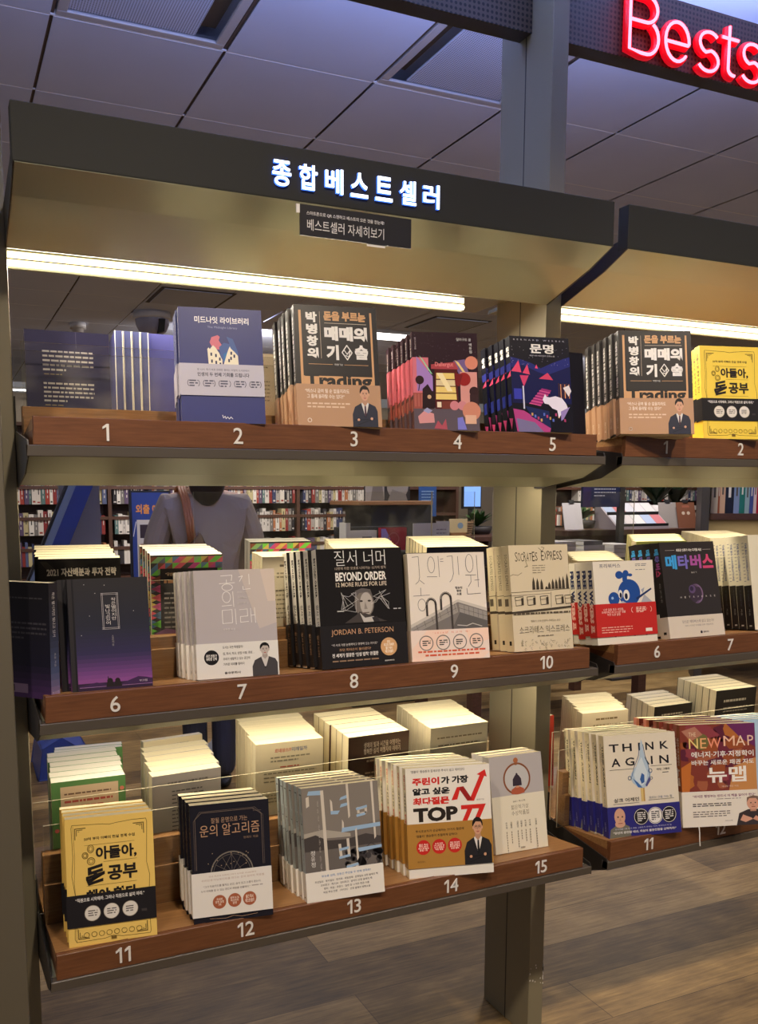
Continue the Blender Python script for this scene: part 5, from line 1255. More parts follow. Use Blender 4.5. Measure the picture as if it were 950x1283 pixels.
# ------------------------------------------------------------------ stacks on the shelves
LIT = 'under lit sign'; PST = 'beyond post'
def front(sp, key, desc, num, bay, **k): return stack(sp, key, desc, 'at number %s %s' % (num, bay), slope=.11, **k)
def rear(sp, key, desc, where, slope, **k): return stack(sp, key, desc, where, slope=slope, **k)
F1, F2, F3 = Z1-.0118, Z2-.0118, Z3-.0118      # rear floor of each shelf
# top shelf
rear(MIDBACK, 's1_back', 'indigo book back cover with white text', 'at number 1 behind clear acrylic', 0)
front(MIDNIGHT, 'midnight', 'indigo book with broken white houses', 2, LIT)
front(TRADING, 'trading', 'black and tan trading book', 3, LIT)
front(DREAM, 'dallergut', 'dark book with glowing shop', 4, LIT)
front(CIVIL, 'civil', 'black book with white cat', 5, LIT)
FIT['civil2'] = (1.2020, 1.4980, Z1-.006, 4, 6, .040, .178, 0, 2, .020)
front(CIVIL2, 'civil2', 'slim black book beside cat books', 5, LIT)
front(TRADING, 'tradingR', 'black and tan trading book', 1, PST)
front(MONEYS, 'moneyR', 'yellow book with black band', 2, PST)
FIT['indigo'] = (.3850, 1.757, F1, 0, 2, .145, .203, 0, 1, .0125)
rear(INDIGO, 'indigo', 'indigo book with red text lines', 'face out behind the white houses', 0)
def spine_out(sp, desc, where, x, y, z, n, step, group):
    parts = book_meshes(sp)
    for i in range(n):
        r = thing('paperback_book', '%s, %s from the left, %s' % (desc, ['first', 'second', 'third', 'fourth', 'fifth'][i], where), 'book', (x+i*step, y, z), (0, 0, R(84)), group)
        for nm, me in parts:
            o = bpy.data.objects.new(nm, me); COL.objects.link(o); o.parent = r
spine_out(dict(INDIGO, dback=None, flip=None, dspine=lambda F: (F.rect(0, 0, .10, 1, (222, 216, 196)), F.rect(.9, 0, 1, 1, (222, 216, 196))), t=.0155, h=.203), 'slim indigo book spine out', 'behind number 1', .338, 1.757, F1, 4, .0163, 'slim indigo books on the top shelf')
rear(ORDR, 'cream1', 'cream book', 'behind the trading books at number 3', 0)
# middle shelf
front(STARB, 'star_b', 'dark starry book turned to its back', 6, LIT)
front(STAR, 'star', 'dark starry book with purple horizon', 6, LIT, n=2)
front(SPACE, 'space', 'lilac grey book with man on band', 7, LIT)
front(ORDER, 'order', 'black book with white spine', 8, LIT)
front(NIGHT, 'night', 'cream book with swimming pool', 9, LIT)
x_, y_, z_, a_, l_, w_, h_, s_, n_, t_ = FIT['night']
FIT['order2'] = (x_-.008, y_+.028, z_-.001, a_, l_, .165, h_, 0, 1, .026)
front(ORDER, 'order2', 'single black book with white spine behind swimming pool', 9, LIT)
front(SOCR, 'socr', 'cream wrapped book with train drawing', 10, LIT)
front(FREE, 'free', 'red banded book with blue head', 6, PST)
front(META, 'meta', 'dark book with colourful title', 7, PST)
rear(CONV, 'conv', 'white over black spine book', 'beyond number 7 at the frame edge', .11)
rear(ASSET, 'asset2021', 'black investment book', 'behind the starry books', -.085, jit=3)
rear(TRIB, 'tri1', 'book with coloured triangles', 'in stack behind number 7', -.085)
rear(TRIB, 'tri2', 'taller book with coloured triangles', 'behind the cream stack by number 8', -.085)
rear(ORDR, 'cream2', 'cream text book', 'between lilac and black books', -.03)
rear(ORDR, 'order_r', 'pale book', 'behind the black white-spined books', -.085)
rear(NAVY, 'night_r', 'navy book with cream pages', 'behind the swimming pool book', -.085)
rear(ORDR, 'free_r', 'low pale book', 'behind the red banded books', -.085)
rear(OLIVE, 'meta_r', 'olive edged book', 'behind the dark colourful title', -.085)
rear(ORDR, 'conv_r', 'cream book', 'behind the white over black spines', -.085)
# bottom shelf
front(MONEY, 'money', 'yellow book with black band', 11, LIT)
front(LUCK, 'luck', 'black book with three copper dots', 12, LIT)
front(SEVEN, 'seven', 'grey book with white strokes', 13, LIT)
front(TOP77, 'top77', 'white and gold book with red arrow', 14, LIT)
front(MIRROR, 'mirror', 'cream book with round mirror', 15, LIT)
front(THINK, 'think', 'white and blue matchstick book', 11, PST)
nm_ = front(NEWMAP, 'newmap', 'orange and white map book', 12, PST)
b = MB(); b.tube([(.036, .004, .004), (.036, -.003, .0), (.0365, -.004, -.012), (.0355, -.0045, -.028), (.036, -.0045, -.042)], .0013, WHITEMARK, 5); b.build('bookmark_ribbon', nm_)
FIT['blue'] = (1.7330, 1.485, Z3-.004, -8, 11, .145, .215, 0, 4, .024)
rear(BLUEB, 'blue', 'pale blue book', 'beyond the map books at the frame edge', .11)
rear(GREEN, 'green', 'green book', 'in stack behind the yellow books', -.05, jit=1.6)
rear(GREEN, 'green2', 'green book', 'at the rear edge behind green stack', -.05)
rear(GREY, 'luck_r', 'grey text book', 'in stack behind the copper-dot books', -.05, jit=2)
rear(CREAM, 'seven_r', 'cream book with red and blue title', 'behind the grey books', -.05, jit=1.6)
rear(BROWN, 'brown_r', 'brown book', 'in stack behind number 14', -.05, jit=1.6)
rear(ORANGE, 'orange_r', 'cream book with orange disc', 'in stack behind number 14', -.05, jit=1.6)
FIT['red1'] = (1.112, 1.865, F3+.01, -3, 2, .12, .187, 0, 2, .034)
rear(REDB, 'red1', 'red book', 'behind the round mirror book', 0)
FIT['red2'] = (1.310, 1.82, F3+.012, -4, 2, .118, .187, 0, 3, .034)
rear(REDB, 'red2', 'red book', 'beyond the post, left of cream stack', 0)
rear(dict(CREAM, dback=k_text((130, 110, 70), (150, 136, 96))), 'cream_R', 'thin cream book', 'behind the matchstick books', -.05, jit=2)
rear(BLACKB, 'black_R', 'small black book', 'behind the map books', -.05)
rear(BLACKB, 'black_R2', 'tall black book', 'behind the pale blue books', -.05)
t = thing('wooden_riser', 'low wooden riser under the cream and brown rear stacks', 'riser', (.85, 1.655, F3))
b = MB(); b.box(-.28, .285, 0, .255, .001, .036, WOOD); bevel(b.build('block', t), .001)

def loose_book(sp, lab, loc, rot):
    r = thing('paperback_book', lab, 'book', loc, rot)
    for nm, me in book_meshes(sp):
        o = bpy.data.objects.new(nm, me); COL.objects.link(o); o.parent = r
loose_book(dict(CREAM, w=.14, h=.205, t=.022), 'cream book leaning at the back behind the grey text books', (.392, 1.93, F3+.013), (R(-3), 0, R(6)))

# ------------------------------------------------------------------ shop beyond the shelves
BY = 10.2; BX0, BW, NB = .62, 1.14, 10
def bookcase(x0, n, lab):
    t = thing('bookcase', lab, 'bookcase', (x0, BY, 0))
    for i in range(n+1):
        b = MB(); b.box(i*BW-.02, i*BW+.02, 0, .32, 0, 2.1, DARKWOOD); b.build('upright', t)
    for k in range(7):
        z = .05+.34*k
        if z > 2.1: break
        b = MB(); b.box(-.02, n*BW+.02, .005, .32, z-.018, z+.018, DARKWOOD); b.build('shelf_board', t)
    b = MB(); b.box(-.02, n*BW+.02, .31, .33, 0, 2.1, DARKWOOD); b.build('back_panel', t)
bookcase(BX0, 5, 'long dark wooden bookcase along the far side, behind the person')
bookcase(BX0+6*BW+.1, 4, 'dark wooden bookcase far behind the plants and card rack')
BC = [(214, 206, 196), (206, 200, 194), (226, 220, 212), (196, 190, 184), (44, 40, 44), (58, 54, 58), (136, 52, 50), (160, 66, 56), (58, 64, 98), (84, 92, 124), (176, 116, 80), (120, 116, 114), (170, 164, 158), (92, 76, 104), (190, 178, 136), (90, 118, 116), (220, 214, 206), (210, 204, 200)]
CN = ['cream', 'pale grey', 'white', 'grey', 'black', 'charcoal', 'dark red', 'red', 'navy', 'blue', 'orange', 'mid grey', 'stone grey', 'purple', 'straw yellow', 'teal', 'ivory', 'chalk white']
SPM = []
for i, c in enumerate(BC):
    b = MB(); b.box(-.5, .5, 0, .15, 0, 1, ink(c, .5)); d = (60, 56, 56) if sum(c) > 380 else (206, 200, 194)
    f = Face(b, 1, 1, lambda x, z, dd: (x-.5, -.001-dd, z), .5); f.rect(.42, .12, .62, .5, d); f.rect(.4, .6, .6, .72, d) if i % 2 else f.rect(.2, .86, .8, .93, (150, 60, 50) if i % 3 == 0 else d)
    SPM.append(b.mesh('book_spine'))
q = random.Random(21)
def nth(n):
    return '%d%s' % (n, 'th' if 10 <= n % 100 <= 20 else {1: 'st', 2: 'nd', 3: 'rd'}.get(n % 10, 'th'))
def row(x0, x1, z, y, grp, what, hmin=.2, hmax=.285, wmin=.028, wmax=.056, skipx=()):
    x = x0; n = 0; proto = {}
    while x < x1:
        w = q.uniform(wmin, wmax); h = q.uniform(hmin, hmax); i = q.randrange(len(BC))
        if any(a-w < x < c for a, c in skipx): x += w; continue
        n += 1
        if i in proto: o = proto[i].copy()
        else: o = bpy.data.objects.new('shelved_book', SPM[i]); proto[i] = o
        COL.objects.link(o)
        o.location = (x+w/2, y+q.uniform(.01, .03), z); o.scale = (w-.0015, 1, h)
        tag(o, '%s book spine, %s from left %s' % (CN[i], nth(n), what), 'book', grp)
        x += w
UPR = [(BX0+BW*i-.022, BX0+BW*i+.022) for i in range(6)]
UPR2 = [(BX0+6*BW+.1+BW*i-.022, BX0+6*BW+.1+BW*i+.022) for i in range(5)]
row(.70, 2.12, 1.228+.0, BY, 'upper far row behind the blue board', 'on far upper row behind blue board', skipx=UPR)
row(2.75, 5.15, 1.228, BY, 'upper far row behind the person', 'on far upper row past the person', skipx=UPR)
row(.70, 2.12, .888, BY, 'lower far row behind the blue board', 'on far lower row behind blue board', skipx=UPR)
row(2.75, 5.15, .888, BY, 'lower far row behind the person', 'on far lower row past the person', skipx=UPR)
row(8.35, 10.6, 1.228, BY, 'far row behind the plants', 'on the far row behind the plants', skipx=UPR2, wmin=.035, wmax=.06)
def mass(x0, x1, z, y, lab, skipx=()):
    b = MB(); x = x0
    while x < x1:
        w = q.uniform(.025, .045); h = q.uniform(.19, .28)
        if not any(a-w < x < c for a, c in skipx): b.box(x, x+w-.002, y+.02, y+.17, z, z+h, ink(q.choice(BC), .5))
        x += w
    o = b.build('books'); tag(o, lab, 'books', None, 'stuff')
mass(.70, 2.3, .548, BY, 'mixed books on the lowest far shelves behind the blue board', UPR)
mass(2.6, 6.2, .548, BY, 'mixed books on the lowest far shelves past the person', UPR)
mass(7.6, 11, .888, BY, 'mixed books on the far shelf behind the card rack', UPR2)
mass(2.2, 2.75, .888, BY, 'books hidden behind the person on the far bookcase', UPR)
mass(2.2, 2.75, 1.228, BY, 'books behind the head of the person on the far bookcase', UPR)

# blue slanted board with its grey side and foot
t = thing('slanted_board', 'blue slanted board with pale edge leaning behind the shelves', 'board', (.50, 4.25, 0))
BLUE = M('board_blue', (44, 66, 140), .45); BEDGE = M('board_edge', (130, 150, 176), .25); GREYB = M('board_grey', (142, 140, 138), .6)
sl = lambda x0, x1: [(x0-.50+.43*(.72-1.108), .72), (x1-.50+.43*(.72-1.108), .72), (x1-.50+.43*(1.75-1.108), 1.75), (x0-.50+.43*(1.75-1.108), 1.75)]
b = MB(); b.plate(sl(.470, .548), 0, .05, BLUE); b.build('board', t)
b = MB(); b.plate(sl(.437, .470), -.006, .056, BEDGE); b.build('edge_trim', t)
b = MB(); b.plate(sl(.425, .436), .0, .05, BLACKM); b.build('back_rail', t)
b = MB(); b.plate([(-.14, 0), (.12, 0), (.10, .10), (-.03, .19), (-.12, .15)], -.03, .30, BLUE); bevel(b.build('foot', t), .006)
b = MB(); b.tube([(-.03, .1, .12), (-.16, .03, .74)], .02, BLACKM); b.build('strut', t)
b = MB(); b.box(.02, .207, .12, .15, .98, 1.8, GREYB); b.build('backing', t)

# conical grey base
t = thing('conical_stand', 'round grey cone shaped stand foot behind the cream books', 'stand', (1.30, 4.28, 0))
b = MB(); b.lathe([(0, 0), (.15, 0), (.155, .012), (.145, .03), (.095, .06), (.07, .12), (.055, .25), (.045, .55), (0, .56)], M('stand_grey', (150, 152, 158), .35), 32); b.build('cone', t, True)
b = MB(); b.tube([(0, 0, .55), (0, 0, .95)], .02, MATS['stand_grey'], 12); b.build('pole', t, True)
b = MB(); b.box(-.18, .18, -.05, .02, .90, .98, MATS['stand_grey']); b.build('crossbar', t)

# information poster on an easel
t = thing('poster_easel', 'blue poster with orange title on a black easel', 'poster', (1.20, 5.55, 0))
b = MB(); b.box(-.125, .135, 0, .02, .72, 1.352, M('easel_black', (30, 30, 36), .5)); b.build('frame', t)
b = MB(); b.box(-.11, .12, -.004, 0, .74, 1.34, BLUE)
f = Face(b, .23, .6, lambda x, z, d: (x-.11, -.0042-d, z+.74), .5)
f.text('외출 예보', .10, .12, .92, .22, (226, 150, 80), .03); f.rect(.12, .28, .97, .99, (206, 202, 200))
for i in range(3):
    for j in range(2): f.rect(.2+.36*j, .33+.2*i, .44+.36*j, .47+.2*i, [(60, 50, 60), (150, 90, 60), (50, 70, 130)][(i+j) % 3])
f.line([(.02, .45), (.1, .3)], .02, (220, 220, 230)); b.build('sheet', t)
b = MB()
for s in (-.1, .11): b.tube([(s, .012, .74), (s*1.5, .02, 0)], .008, MATS['easel_black'])
b.tube([(0, .012, 1.2), (0, .35, 0)], .008, MATS['easel_black']); b.build('leg', t)

# ------------------------------------------------------------------ the person
def skin_body(name, joints, edges, mat, parent, sub=2):
    me = bpy.data.meshes.new(name); me.from_pydata([j[0] for j in joints], edges, [])
    me.materials.append(mat)
    o = bpy.data.objects.new(name, me); COL.objects.link(o); o.parent = parent
    o.modifiers.new('skin', 'SKIN')
    for i, j in enumerate(joints):
        r = j[1]; o.data.skin_vertices[0].data[i].radius = r if isinstance(r, tuple) else (r, r)
        o.data.skin_vertices[0].data[i].use_root = (i == 0)
    s = o.modifiers.new('smooth', 'SUBSURF'); s.levels = sub; s.render_levels = sub
    for p in o.data.polygons: p.use_smooth = True
    return o
t = thing('person', 'person in a grey coat seen from behind, brown bag strap over one shoulder', 'person', (1.065, 3.80, 0), (0, 0, R(-8)))
SKIN = M('skin', (196, 150, 124), .55); COATM = M('grey_coat', (166, 150, 134), .85); TRO = M('dark_trousers', (40, 40, 48), .8); HAIR = M('dark_hair', (36, 28, 26), .45)
J = [((0, 0, .86), (.12, .09)), ((0, 0, 1.05), (.10, .08)), ((0, 0, 1.25), (.13, .085)), ((0, 0, 1.335), (.09, .06)), ((0, -.0, 1.40), (.048, .05)), ((0, .015, 1.46), (.055, .06)), ((0, .02, 1.54), (.072, .088)), ((0, .015, 1.61), (.055, .066)),
     ((-.15, 0, 1.30), .05), ((-.215, .01, 1.09), .042), ((-.13, .13, .94), .034), ((-.10, .16, .92), .028),
     ((.15, 0, 1.30), .05), ((.215, .01, 1.09), .042), ((.10, .14, .96), .034), ((.07, .17, .94), .028),
     ((-.075, 0, .80), .085), ((-.066, .01, .46), .056), ((-.06, -.01, .09), .040), ((-.06, .10, .04), .033),
     ((.075, 0, .80), .085), ((.066, .01, .46), .056), ((.06, -.01, .09), .040), ((.06, .10, .04), .033)]
E_ = [(0, 1), (1, 2), (2, 3), (3, 4), (4, 5), (5, 6), (6, 7), (2, 8), (8, 9), (9, 10), (10, 11), (2, 12), (12, 13), (13, 14), (14, 15), (0, 16), (16, 17), (17, 18), (18, 19), (0, 20), (20, 21), (21, 22), (22, 23)]
for s, w in ((-1, 11), (1, 15)):
    base = J[w][0]
    for k in range(5):
        a = len(J); dx = (-.02+.012*k)*s*-1
        if k == 4: p1 = (base[0]+.03*s, base[1]+.03, base[2]-.02); p2 = (base[0]+.035*s, base[1]+.06, base[2]-.03)
        else: p1 = (base[0]+dx, base[1]+.075, base[2]-.03); p2 = (base[0]+dx*1.2, base[1]+.10+.008*(k % 2), base[2]-.062)
        J += [(p1, .0095), (p2, .008)]; E_ += [(w, a), (a, a+1)]
skin_body('body', J, E_, SKIN, t)
CJ = [((0, 0, .84), (.155, .115)), ((0, 0, 1.02), (.155, .11)), ((0, 0, 1.22), (.16, .105)), ((0, 0, 1.315), (.11, .078)), ((0, 0, 1.375), (.062, .060)),
      ((-.16, 0, 1.275), .072), ((-.225, .01, 1.08), .062), ((-.15, .105, .955), .050), ((.16, 0, 1.275), .072), ((.225, .01, 1.08), .062), ((.125, .11, .97), .050), ((0, 0, .62), (.17, .13)), ((0, 0, .50), (.175, .135))]
skin_body('coat', CJ, [(0, 1), (1, 2), (2, 3), (3, 4), (2, 5), (5, 6), (6, 7), (2, 8), (8, 9), (9, 10), (0, 11), (11, 12)], COATM, t)
TJ = [((0, 0, .84), (.13, .10)), ((-.078, 0, .76), .088), ((-.068, .01, .46), .064), ((-.062, -.01, .05), .056), ((.078, 0, .76), .088), ((.068, .01, .46), .064), ((.062, -.01, .05), .056)]
skin_body('trousers', TJ, [(0, 1), (1, 2), (2, 3), (0, 4), (4, 5), (5, 6)], TRO, t)
b = MB(); b.blob((0, .005, 1.545), (.098, .108, .115), HAIR); b.blob((0, -.075, 1.43), (.088, .06, .155), HAIR); b.build('hair', t, True)
b = MB()
for s in (-1, 1):
    b.blob((.032*s, .102, 1.545), (.013, .008, .008), M('eye_white', (226, 222, 216), .3), 10, 6); b.blob((.032*s, .109, 1.545), (.006, .004, .006), HAIR, 8, 6); b.blob((.08*s, .02, 1.535), (.012, .022, .03), SKIN, 10, 6)
b.blob((0, .112, 1.52), (.013, .02, .022), SKIN, 10, 8); b.blob((0, .100, 1.485), (.024, .010, .008), M('lip', (166, 92, 84), .4), 10, 6); b.build('face', t, True)
b = MB()
for s in (-1, 1): b.blob((.06*s, .05, .035), (.042, .115, .04), BLACKM)
b.build('shoe', t, True)
t2 = thing('shoulder_bag', 'brown leather bag hanging from the person in the grey coat', 'bag', (1.065, 3.80, 0), (0, 0, R(-8)))
BAGM = M('bag_leather', (112, 82, 62), .5); STRAPM = M('tan_strap', (176, 112, 66), .5)
b = MB(); b.plate([(-.20, .78), (.02, .78), (.0, 1.06), (-.05, 1.15), (-.12, 1.10), (-.18, 1.02)], -.19, -.125, BAGM); bevel(b.build('bag', t2), .012, 3)
b = MB()
pts = [(-.075, -.14, 1.12), (-.085, -.128, 1.22), (-.095, -.105, 1.30), (-.105, -.03, 1.362), (-.11, .04, 1.345), (-.10, .11, 1.26), (-.06, .13, 1.12)]
for u in (-.012, 0, .012): b.tube([(x+u, y, z) for x, y, z in pts], .0075, STRAPM, 6)
b.build('strap', t2, True)

# ------------------------------------------------------------------ black lectern, stands and table
t = thing('service_lectern', 'black service lectern with a wooden top in the gap', 'lectern', (2.86, 5.40, 0))
b = MB(); b.box(-.21, .26, -.03, .38, 0, 1.254, M('lectern_black', (48, 46, 48), .6)); bevel(b.build('body', t), .004)
b = MB(); b.box(-.325, .24, -.085, .40, 1.254, 1.282, PLANKWOOD); bevel(b.build('top', t), .004)
t = thing('photo_panel', 'black and white photo panel standing on the black lectern', 'panel', (2.84, 5.52, 1.282))
b = MB(); b.box(-.16, .19, 0, .02, 0, .32, M('photo_black', (34, 32, 34), .5)); f = Face(b, .35, .32, lambda x, z, d: (x-.16, -.0002-d, z), .5)
f.rect(.0, .0, .42, 1, (150, 146, 142)); f.fill([(.12, 1), (.2, .45), (.34, .4), (.42, 1)], (110, 104, 100)); f.ell(.72, .70, .24, (140, 136, 132)); f.fill([(.5, 1), (.6, .75), (.9, .85), (.95, 1)], (120, 116, 112)); f.fill([(.45, .4), (.7, .3), (.95, .5), (.7, .62)], (60, 56, 56)); b.build('panel', t)
t = thing('book_stand', 'low black counter stand in front of the lectern', 'stand', (2.50, 5.00, 0))
b = MB(); b.box(-.20, .32, -.085, .30, 0, .97, BLACKM); b.box(-.20, .32, .16, .20, .97, 1.12, BLACKM); bevel(b.build('counter', t), .004); 
def boxbook(lab, loc, w, d, h, c, rz=0, draw=None, name='hardback_book'):
    r = thing(name, lab, 'book', loc, (0, 0, R(rz)))
    b = MB(); b.box(0, w, 0, .0015, 0, h, ink(c, .35)); b.box(0, .0015, .0015, d-.0015, 0, h, ink(c, .35)); b.box(0, w, d-.0015, d, 0, h, ink(c, .35))
    if draw: draw(Face(b, w, h, lambda x, z, dd: (x, -.0001-dd, z), .35))
    b.build('cover', r)
    b = MB(); b.box(.0015, w-.002, .0015, d-.0015, .002, h-.002, PAPER); b.build('pages', r)
boxbook('white book with grey box print standing on the black counter', (2.34, 5.06, .97), .20, .03, .13, (206, 200, 198), 0, lambda F: F.rect(.48, .3, .82, .55, (110, 106, 106)))
boxbook('red book with pale glare standing on the black counter', (2.56, 5.05, .97), .19, .03, .145, (150, 34, 48), 0, lambda F: (F.fill([(.03, .05), (.2, .05), (.38, .5), (.3, .95), (.05, .95)], (150, 130, 200)), F.ring(.5, .5, .2, .04, (190, 90, 100))))
boxbook('tall white book at the edge of the black counter', (2.305, 5.02, .97), .03, .10, .18, (214, 210, 204))
t = thing('leaflet_stand', 'white open leaflet standing on the counter left of the post', 'leaflet', (2.66, 4.62, .92))
b = MB(); b.box(-.10, .06, 0, .004, 0, .235, M('leaflet_white', (214, 212, 212), .5)); b.box(.06, .15, .0, .004, 0, .245, MATS['leaflet_white'])
f = Face(b, .24, .235, lambda x, z, d: (x-.10, -.0002-d, z), .5); f.greek(.66, .12, .95, .4, 3, (150, 140, 150), .3, .8, 2); f.fill([(.62, .62), (.8, .5), (.98, .62)], (150, 190, 190)); b.build('sheet', t)
t = thing('display_table', 'long low display table with wicker baskets behind the post', 'table', (3.62, 5.65, 0))
b = MB(); b.box(-.34, .36, -.15, .35, .98, 1.02, DARKWOOD); bevel(b.build('tabletop', t), .004)
for sx in (-.30, .32):
    for sy in (-.11, .31): b = MB(); b.box(sx-.03, sx+.03, sy-.03, sy+.03, 0, .98, DARKWOOD); b.build('leg', t)
b = MB(); b.box(-.3, .32, -.1, .30, .45, .48, DARKWOOD); b.build('lower_shelf', t)
t = thing('small_table', 'dark table near the post carrying piles of books', 'table', (3.40, 4.35, 0))
b = MB(); b.box(-.75, .55, -.25, .45, .88, .92, DARKWOOD); bevel(b.build('tabletop', t), .004)
for sx in (-.70, .50):
    for sy in (-.2, .4): b = MB(); b.box(sx-.03, sx+.03, sy-.03, sy+.03, 0, .88, DARKWOOD); b.build('leg', t)
k = 0
for i, (px, n) in enumerate(((-.60, 3), (-.36, 4), (-.13, 5), (.09, 5), (.31, 4))):
    for j in range(n):
        o = thing('flat_book', '%s flat book from the table top in the %s pile behind the low pale books' % (['lowest', 'second', 'third', 'fourth', 'fifth'][j], ['first', 'second', 'third', 'fourth', 'fifth'][i]), 'book', (3.40+px, 4.20+q.uniform(-.01, .01), .92+.0255*j), (0, 0, R(q.uniform(-4, 4))), 'flat piles on the dark table')
        c = q.choice(BC[:4]+BC[11:13]); b = MB(); b.box(0, .15, 0, .002, 0, .025, ink(c)); b.box(0, .15, 0, .21, .023, .025, ink(c)); b.box(0, .15, 0, .21, 0, .002, ink(c)); b.build('cover', o)
        b = MB(); b.box(.002, .148, .002, .208, .002, .023, PAPERW); b.build('pages', o)
t = thing('notice_board', 'dark blue notice board with white text right of the post', 'board', (4.22, 4.96, 1.235))
b = MB(); b.box(-.13, .20, 0, .02, 0, .34, M('notice_navy', (36, 42, 76), .45)); f = Face(b, .33, .34, lambda x, z, d: (x-.13, -.0002-d, z), .45); f.greek(.30, .46, .88, .80, 5, (196, 196, 206), .3, .5, 2); f.rect(0, 0, .22, 1, (60, 48, 84)); b.build('board', t)
b = MB(); b.box(.20, .245, -.005, .03, -1.235, .5, M('pole_dark', (52, 50, 50), .5)); b.build('pole', t)
b = MB(); b.box(.10, .34, -.1, .05, -1.235, -1.22, MATS['pole_dark']); b.build('foot', t)
t = thing('speaker_box', 'black box with brown top beside the steel post', 'box', (3.62, 4.90, 0))
b = MB(); b.box(-.06, .10, 0, .2, 0, 1.19, BLACKM); b.build('body', t); b = MB(); b.box(-.065, .105, -.005, .205, 1.19, 1.21, DARKWOOD); b.build('top', t)
t = thing('wicker_basket', 'brown wicker basket on the far table left of the post', 'basket', (3.50, 5.68, 1.02))
b = MB()
WICK = M('wicker', (118, 88, 60), .7)
for k in range(6): b.tube([(.13*(1+.02*k)*math.cos(R(a)), .09*(1+.02*k)*math.sin(R(a)), .010+.017*k) for a in range(0, 361, 15)], .009, WICK, 6)
b.lathe([(0, 0), (.12, .0), (.12, .006), (0, .006)], WICK, 20); b.build('basket', t, True)
b = MB()
for k in range(14): b.tube([(.125*math.cos(k*.449), .088*math.sin(k*.449), 0), (.15*math.cos(k*.449), .10*math.sin(k*.449), .115)], .005, WICK, 5)
b.build('stake', t)
t = thing('desk_sign', 'small cream sign on a wooden easel left of the post', 'sign', (3.44, 5.535, 1.02), (0, 0, R(-10)))
b = MB(); b.box(-.07, .07, 0, .008, .03, .13, ink((206, 184, 140), .5)); f = Face(b, .14, .10, lambda x, z, d: (x-.07, -.0002-d, z+.03), .5); f.ell(.62, .5, .16, (130, 150, 170)); b.build('board', t)
b = MB(); b.box(-.06, .06, -.01, .02, .0, .03, PLANKWOOD); b.build('stand', t)
t = thing('banner', 'narrow blue banner hanging beyond the lectern', 'banner', (3.78, 6.6, 1.14))
b = MB(); b.box(-.07, .10, 0, .01, 0, .5, M('banner_blue', (44, 84, 150), .5)); f = Face(b, .17, .5, lambda x, z, d: (x-.07, -.0002-d, z), .5); f.greek(.15, .55, .85, .75, 4, (150, 180, 220), .3, .8, 2); b.build('sheet', t)
b = MB(); b.tube([(.015, .02, -1.14), (.015, .02, .5)], .012, BLACKM); b.box(-.12, .15, -.08, .12, -1.14, -1.125, BLACKM); b.build('pole', t)
t = thing('screen', 'pale blue lit screen beyond the lectern', 'screen', (4.30, 6.7, 1.20))
b = MB(); b.box(-.09, .10, 0, .03, 0, .36, M('screen_case', (40, 40, 46), .4)); b.box(-.08, .09, -.002, 0, .02, .34, M('screen_glow', (120, 160, 226), .4, emit=.9)); b.build('panel', t)
b = MB(); b.box(-.02, .03, .01, .03, -1.20, 0, BLACKM); b.box(-.14, .15, -.1, .12, -1.20, -1.185, BLACKM); b.build('stand', t)
LEAF = M('leaf_green', (64, 96, 48), .5); LEAF2 = M('leaf_dark', (44, 62, 44), .45); POT = M('pot_white', (206, 200, 196), .5); POTD = M('pot_dark', (50, 44, 42), .6)
def plant(lab, loc, r, h, n, mt, potm, ph, pr, seed, wide=.3):
    t = thing('potted_plant', lab, 'plant', loc); qq = random.Random(seed)
    b = MB(); b.lathe([(0, 0), (pr*.8, 0), (pr, ph), (pr*.86, ph), (pr*.8, ph*.9), (0, ph*.9)], potm, 20); b.build('pot', t, True)
    b = MB()
    for i in range(n):
        a = qq.uniform(0, 6.28); e = qq.uniform(.2, 1.0); L_ = h*qq.uniform(.6, 1.1); w = L_*wide*qq.uniform(.6, 1)
        d = Vector((math.cos(a), math.sin(a), 0)); s = Vector((-math.sin(a), math.cos(a), 0)); P = Vector((0, 0, ph))
        pts = []
        for k in range(5):
            u = k/4; c = P+d*(r*e*u)+Vector((0, 0, L_*(u-.45*u*u*e))); ww = w*math.sin(math.pi*min(.98, .12+.86*u))*.5
            pts.append((c-s*ww, c+Vector((0, 0, -.012*h)), c+s*ww))
        for k in range(4):
            b.poly([pts[k][0], pts[k][1], pts[k+1][1], pts[k+1][0]], mt); b.poly([pts[k][1], pts[k][2], pts[k+1][2], pts[k+1][1]], mt)
    b.build('leaves', t, True)
plant('low bushy green plant in a dark planter on the far table', (4.42, 5.38, 1.07), .16, .12, 60, LEAF, POTD, .06, .12, 1, .45)
plant('low leafy green plant seen left of the post', (3.80, 5.84, 1.02), .16, .14, 60, LEAF, POTD, .06, .12, 4, .45)
def tall_table(lab, x0, x1, y0, y1, z):
    t = thing('display_counter', lab, 'counter', ((x0+x1)/2, y0, 0)); w = (x1-x0)/2
    b = MB(); b.box(-w, w, 0, y1-y0, z-.04, z, DARKWOOD); bevel(b.build('top', t), .003); b = MB(); b.box(-w+.05, w-.05, .05, y1-y0-.05, 0, z-.04, DARKWOOD); b.build('body', t)
tall_table('dark wooden counter carrying the card rack and plants', 4.02, 5.50, 5.02, 5.60, 1.07)
plant('large leaved plant in a white pot behind the card rack', (5.20, 5.42, 1.07), .2, .30, 30, LEAF2, POT, .17, .06, 2, .3)
plant('second leafy plant in a white pot by the brown clipboard', (5.40, 5.42, 1.07), .18, .26, 24, LEAF2, POT, .17, .06, 3, .3)
t = thing('card_rack', 'sloping rack of white and blue picture cards', 'rack', (4.72, 5.05, 1.07))
b = MB(); b.prism([(0, 0), (.24, 0), (.24, .19), (.22, .19), (0, .02)], -.24, .26, M('rack_pale', (176, 166, 172), .5)); b.build('body', t)
